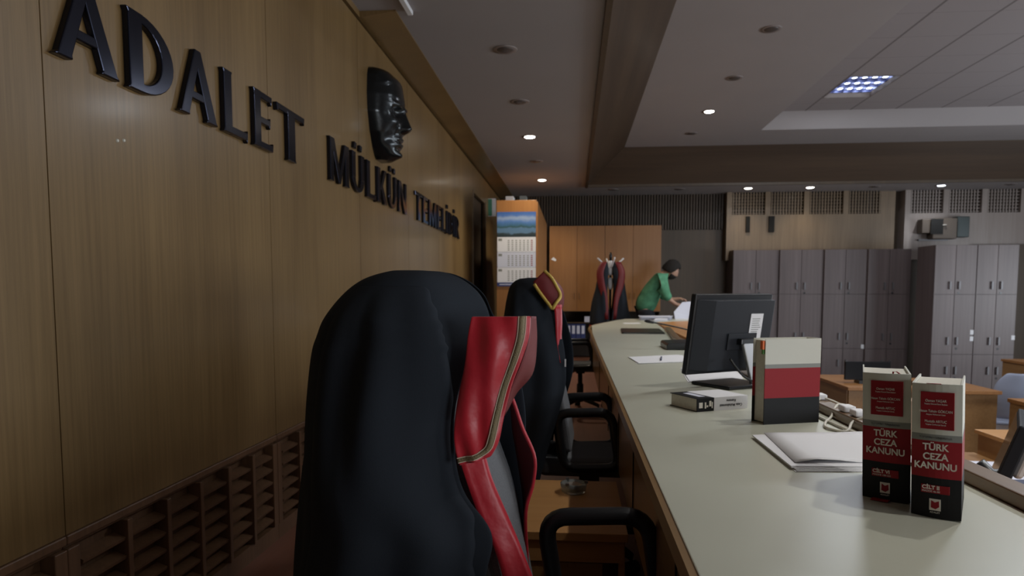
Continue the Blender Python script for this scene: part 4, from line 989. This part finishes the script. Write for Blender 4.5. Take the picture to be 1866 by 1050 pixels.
# clothes
vs2 = [(PX - .05, PY, .80), (PX + .05, PY, 1.06), (PX + .15, PY, 1.26), (PX + .245, PY - .005, 1.385)]; es2 = [(0, 1), (1, 2), (2, 3)]; rd2 = [(.165, .18), (.15, .178), (.16, .20), .085]
for s in (-1, 1):
    y = PY + s * .2; b = 2
    for q, r in (((PX + .21, y, 1.325), .10), ((PX + .285, y + s * .02, 1.08), .074), ((PX + .35, y + s * .0, 1.02 if s < 0 else 1.05), .066)):
        vs2.append(q); rd2.append(r); es2.append((b, len(vs2) - 1)); b = len(vs2) - 1
skin_mesh('shirt', vs2, es2, rd2, 'green', person)
vs3 = [(PX + .015, PY, .97)]; es3 = []; rd3 = [(.14, .16)]
for s in (-1, 1):
    b = 0
    for q, r in (((PX, PY + s * .1, .80), .112), ((PX + .02, PY + s * .11, .48), .085), ((PX - .03, PY + s * .115, .08), .065)):
        vs3.append(q); rd3.append(r); es3.append((b, len(vs3) - 1)); b = len(vs3) - 1
skin_mesh('trousers', vs3, es3, rd3, 'trouser', person)

# ------------------------------------------------------------------ clerks' area beyond the lip
DZ = .30
t = thing('clerk_desk', 'low clerk desk beyond the bench lip with papers and a tilted monitor', 'desk')
obj('desk_top', MB().box(.86, 2.1, .5, 3.75, DZ - .03, DZ), 'desk_wood', t, bevel=.002); obj('desk_panel', MB().box(.9, 2.0, 3.68, 3.7, HF, DZ - .03).box(.9, 2.0, .52, .54, HF, DZ - .03), 'desk_wood', t)
t = thing('desk_riser', 'long raised box desk with a pale top behind the tilted monitor', 'desk')
obj('riser_body', MB().box(2.1, 2.78, .5, 3.72, HF, .405), 'desk_wood', t); obj('riser_top', MB().box(2.09, 2.80, .49, 3.74, .405, .425), 'table_wood', t, bevel=.002)
t = thing('computer_monitor', 'tilted thin black monitor seen edge on beyond the bench lip', 'monitor', (1.44, 2.50, DZ), R(-121))
tl2 = Matrix.Rotation(R(-17), 3, 'X')
def tb(mb, p=V((0, 0, .1))): mb.v = [tuple(tl2 @ (V(v) - p) + p) for v in mb.v]; return mb
obj('foot', MB().box(-.1, .1, -.02, .18, 0, .012), 'chair_black', t, bevel=.004); obj('stand_arm', MB().tube([(0, .12, .01), (0, .10, .12), (0, -.02, .24)], .022, 8), 'chair_black', t, smooth=True)
obj('housing', tb(MB().box(-.2, .2, -.01, .03, .10, .43)), 'monitor', t, bevel=.006); obj('back_cover', tb(MB().box(-.14, .14, .03, .06, .25, .40)), 'silver', t, bevel=.012); obj('screen', tb(MB().box(-.185, .185, -.0115, -.0102, .115, .415)), 'screen', t)
GC = 'papers on the low clerk desk'
sheets('paper_stack', 'pale papers on the low desk left of the tilted monitor', [(1.70, 3.02), (1.72, 3.5), (2.06, 3.5), (2.0, 3.05)], DZ, 5, 'paper_cool', .003, .02, GC)
for k, (x, y, a, m, lb) in enumerate(((1.62, 2.25, .3, 'white', 'lowest white folder in the clutter right of the tilted monitor'), (1.66, 2.3, -.2, 'navy', 'lower navy folder in the clutter right of the tilted monitor'), (1.7, 2.2, .7, 'paper_cool', 'pale folder in the middle of the clutter right of the tilted monitor'), (1.68, 2.28, .1, 'navy', 'upper navy folder in the clutter right of the tilted monitor'), (1.72, 2.2, 1.0, 'white', 'topmost white folder in the clutter right of the tilted monitor'))):
    o = obj('folder', MB().box(-.15, .15, -.11, .11, 0, .016), m, bevel=.003); o.location = (x + .2, y + .58, DZ + k * .0165); o.rotation_euler = (0, 0, a); tag(o, lb, 'folder', 'folders in the clutter on the clerk desk')
for k in range(3):
    tag(obj('paper_roll', MB().tube([(1.76 + k * .06, 2.68 + .06 * k, DZ + .105), (2.0 + k * .03, 2.84 + .06 * k, DZ + .105)], .018, 10), ['white', 'navy', 'paper_cool'][k], smooth=True), ['white', 'navy', 'pale blue'][k] + ' paper roll on the folders right of the tilted monitor', 'paper roll')
tag(obj('crumpled_paper', MB().lathe([(.02, 0), (.05, .02), (.045, .05), (.02, .07)], (1.0, 3.12, DZ), 7), 'blue_grey'), 'crumpled bluish paper on the low desk behind the white cables', 'paper')
tag(obj('paper_cup', MB().lathe([(.028, 0), (.036, .09), (.03, .088), (.024, .01)], (1.13, 3.0, DZ), 14), 'white', smooth=True), 'white paper cup on the low desk behind the white cables', 'cup')
sheets('paper_sheet', 'white papers on the low desk behind the white cables', [(.95, 2.5), (.95, 3.0), (1.35, 3.1), (1.3, 2.55)], DZ, 4, 'white', .003, .02, GC)
tag(obj('teal_folder', MB().box(1.15, 1.4, 3.2, 3.5, DZ, DZ + .03), 'sign_green', bevel=.004), 'teal folder on the low desk behind the white cables', 'folder')
def hall_desk(x0, x1, y0, y1, ztop, label):
    t = thing('hall_desk', label, 'desk')
    obj('desk_top', MB().box(x0, x1, y0, y1, ztop - .03, ztop), 'orange_wood', t, bevel=.003)
    obj('front_panel', MB().box(x0 + .02, x1 - .02, y0 + .03, y0 + .05, HF, ztop - .03), 'desk_wood', t)
    for x in (x0 + .01, x1 - .03): obj('side_panel', MB().box(x, x + .02, y0 + .05, y1 - .02, HF, ztop - .03), 'desk_wood', t)
hall_desk(2.42, 3.05, 6.25, 7.2, .30, 'orange wood desk in the hall carrying a small black monitor')
hall_desk(3.2, 3.62, 6.1, 7.0, .30, 'orange wood desk end left of the grey blue chair')
hall_desk(3.45, 4.6, 5.2, 5.75, .295, 'brown desk in front of the grey blue chair')
hall_desk(5.30, 6.6, 8.2, 9.0, .31, 'brown desk behind the grey blue chair at the right edge')
t = thing('computer_monitor', 'small dark monitor on the hall desk between the books', 'monitor', (2.68, 6.55, .30))
obj('screen', MB().box(-.18, .22, -.015, .015, .03, .20), 'screen', t, bevel=.004); obj('foot', MB().box(-.07, .11, -.06, .06, 0, .03), 'chair_black', t)
t = thing('cardboard_box', 'pinkish cardboard box beside the hall desk with the small monitor', 'box', (2.68, 6.0, .02))
obj('box_body', MB().box(0, .3, 0, .2, -.47, .20), 'card', t, bevel=.004); obj('tape', MB().box(.12, .16, -.001, .201, -.1, .201), 'lip_wood', t)
t = thing('plastic_chair', 'blue grey plastic chair standing among the hall desks', 'chair', (3.98, 6.6, HF), R(-12))
rows = []
for i in range(12):
    v = i / 11; hw = .19 * (1 - max(0, (v - .55) / .45) ** 2.2 * .55) * (.8 + .2 * min(1, v * 4))
    rows.append([(hw * (k / 8 - .5) * 2, -.18 - .04 * v + .05 * ((k / 8 - .5) * 2) ** 2, .45 + .42 * v) for k in range(9)])
obj('backrest', MB().grid(rows), 'blue_grey', t, smooth=True, solid=.02, sub=1); obj('seat', MB().box(-.2, .2, -.2, .2, .4, .43), 'blue_grey', t, bevel=.012)
for sx in (-1, 1):
    for sy in (-1, 1): obj('leg', MB().tube([(sx * .16, sy * .15, .40), (sx * .19, sy * .2, 0)], .013, 8), 'steel', t, smooth=True)
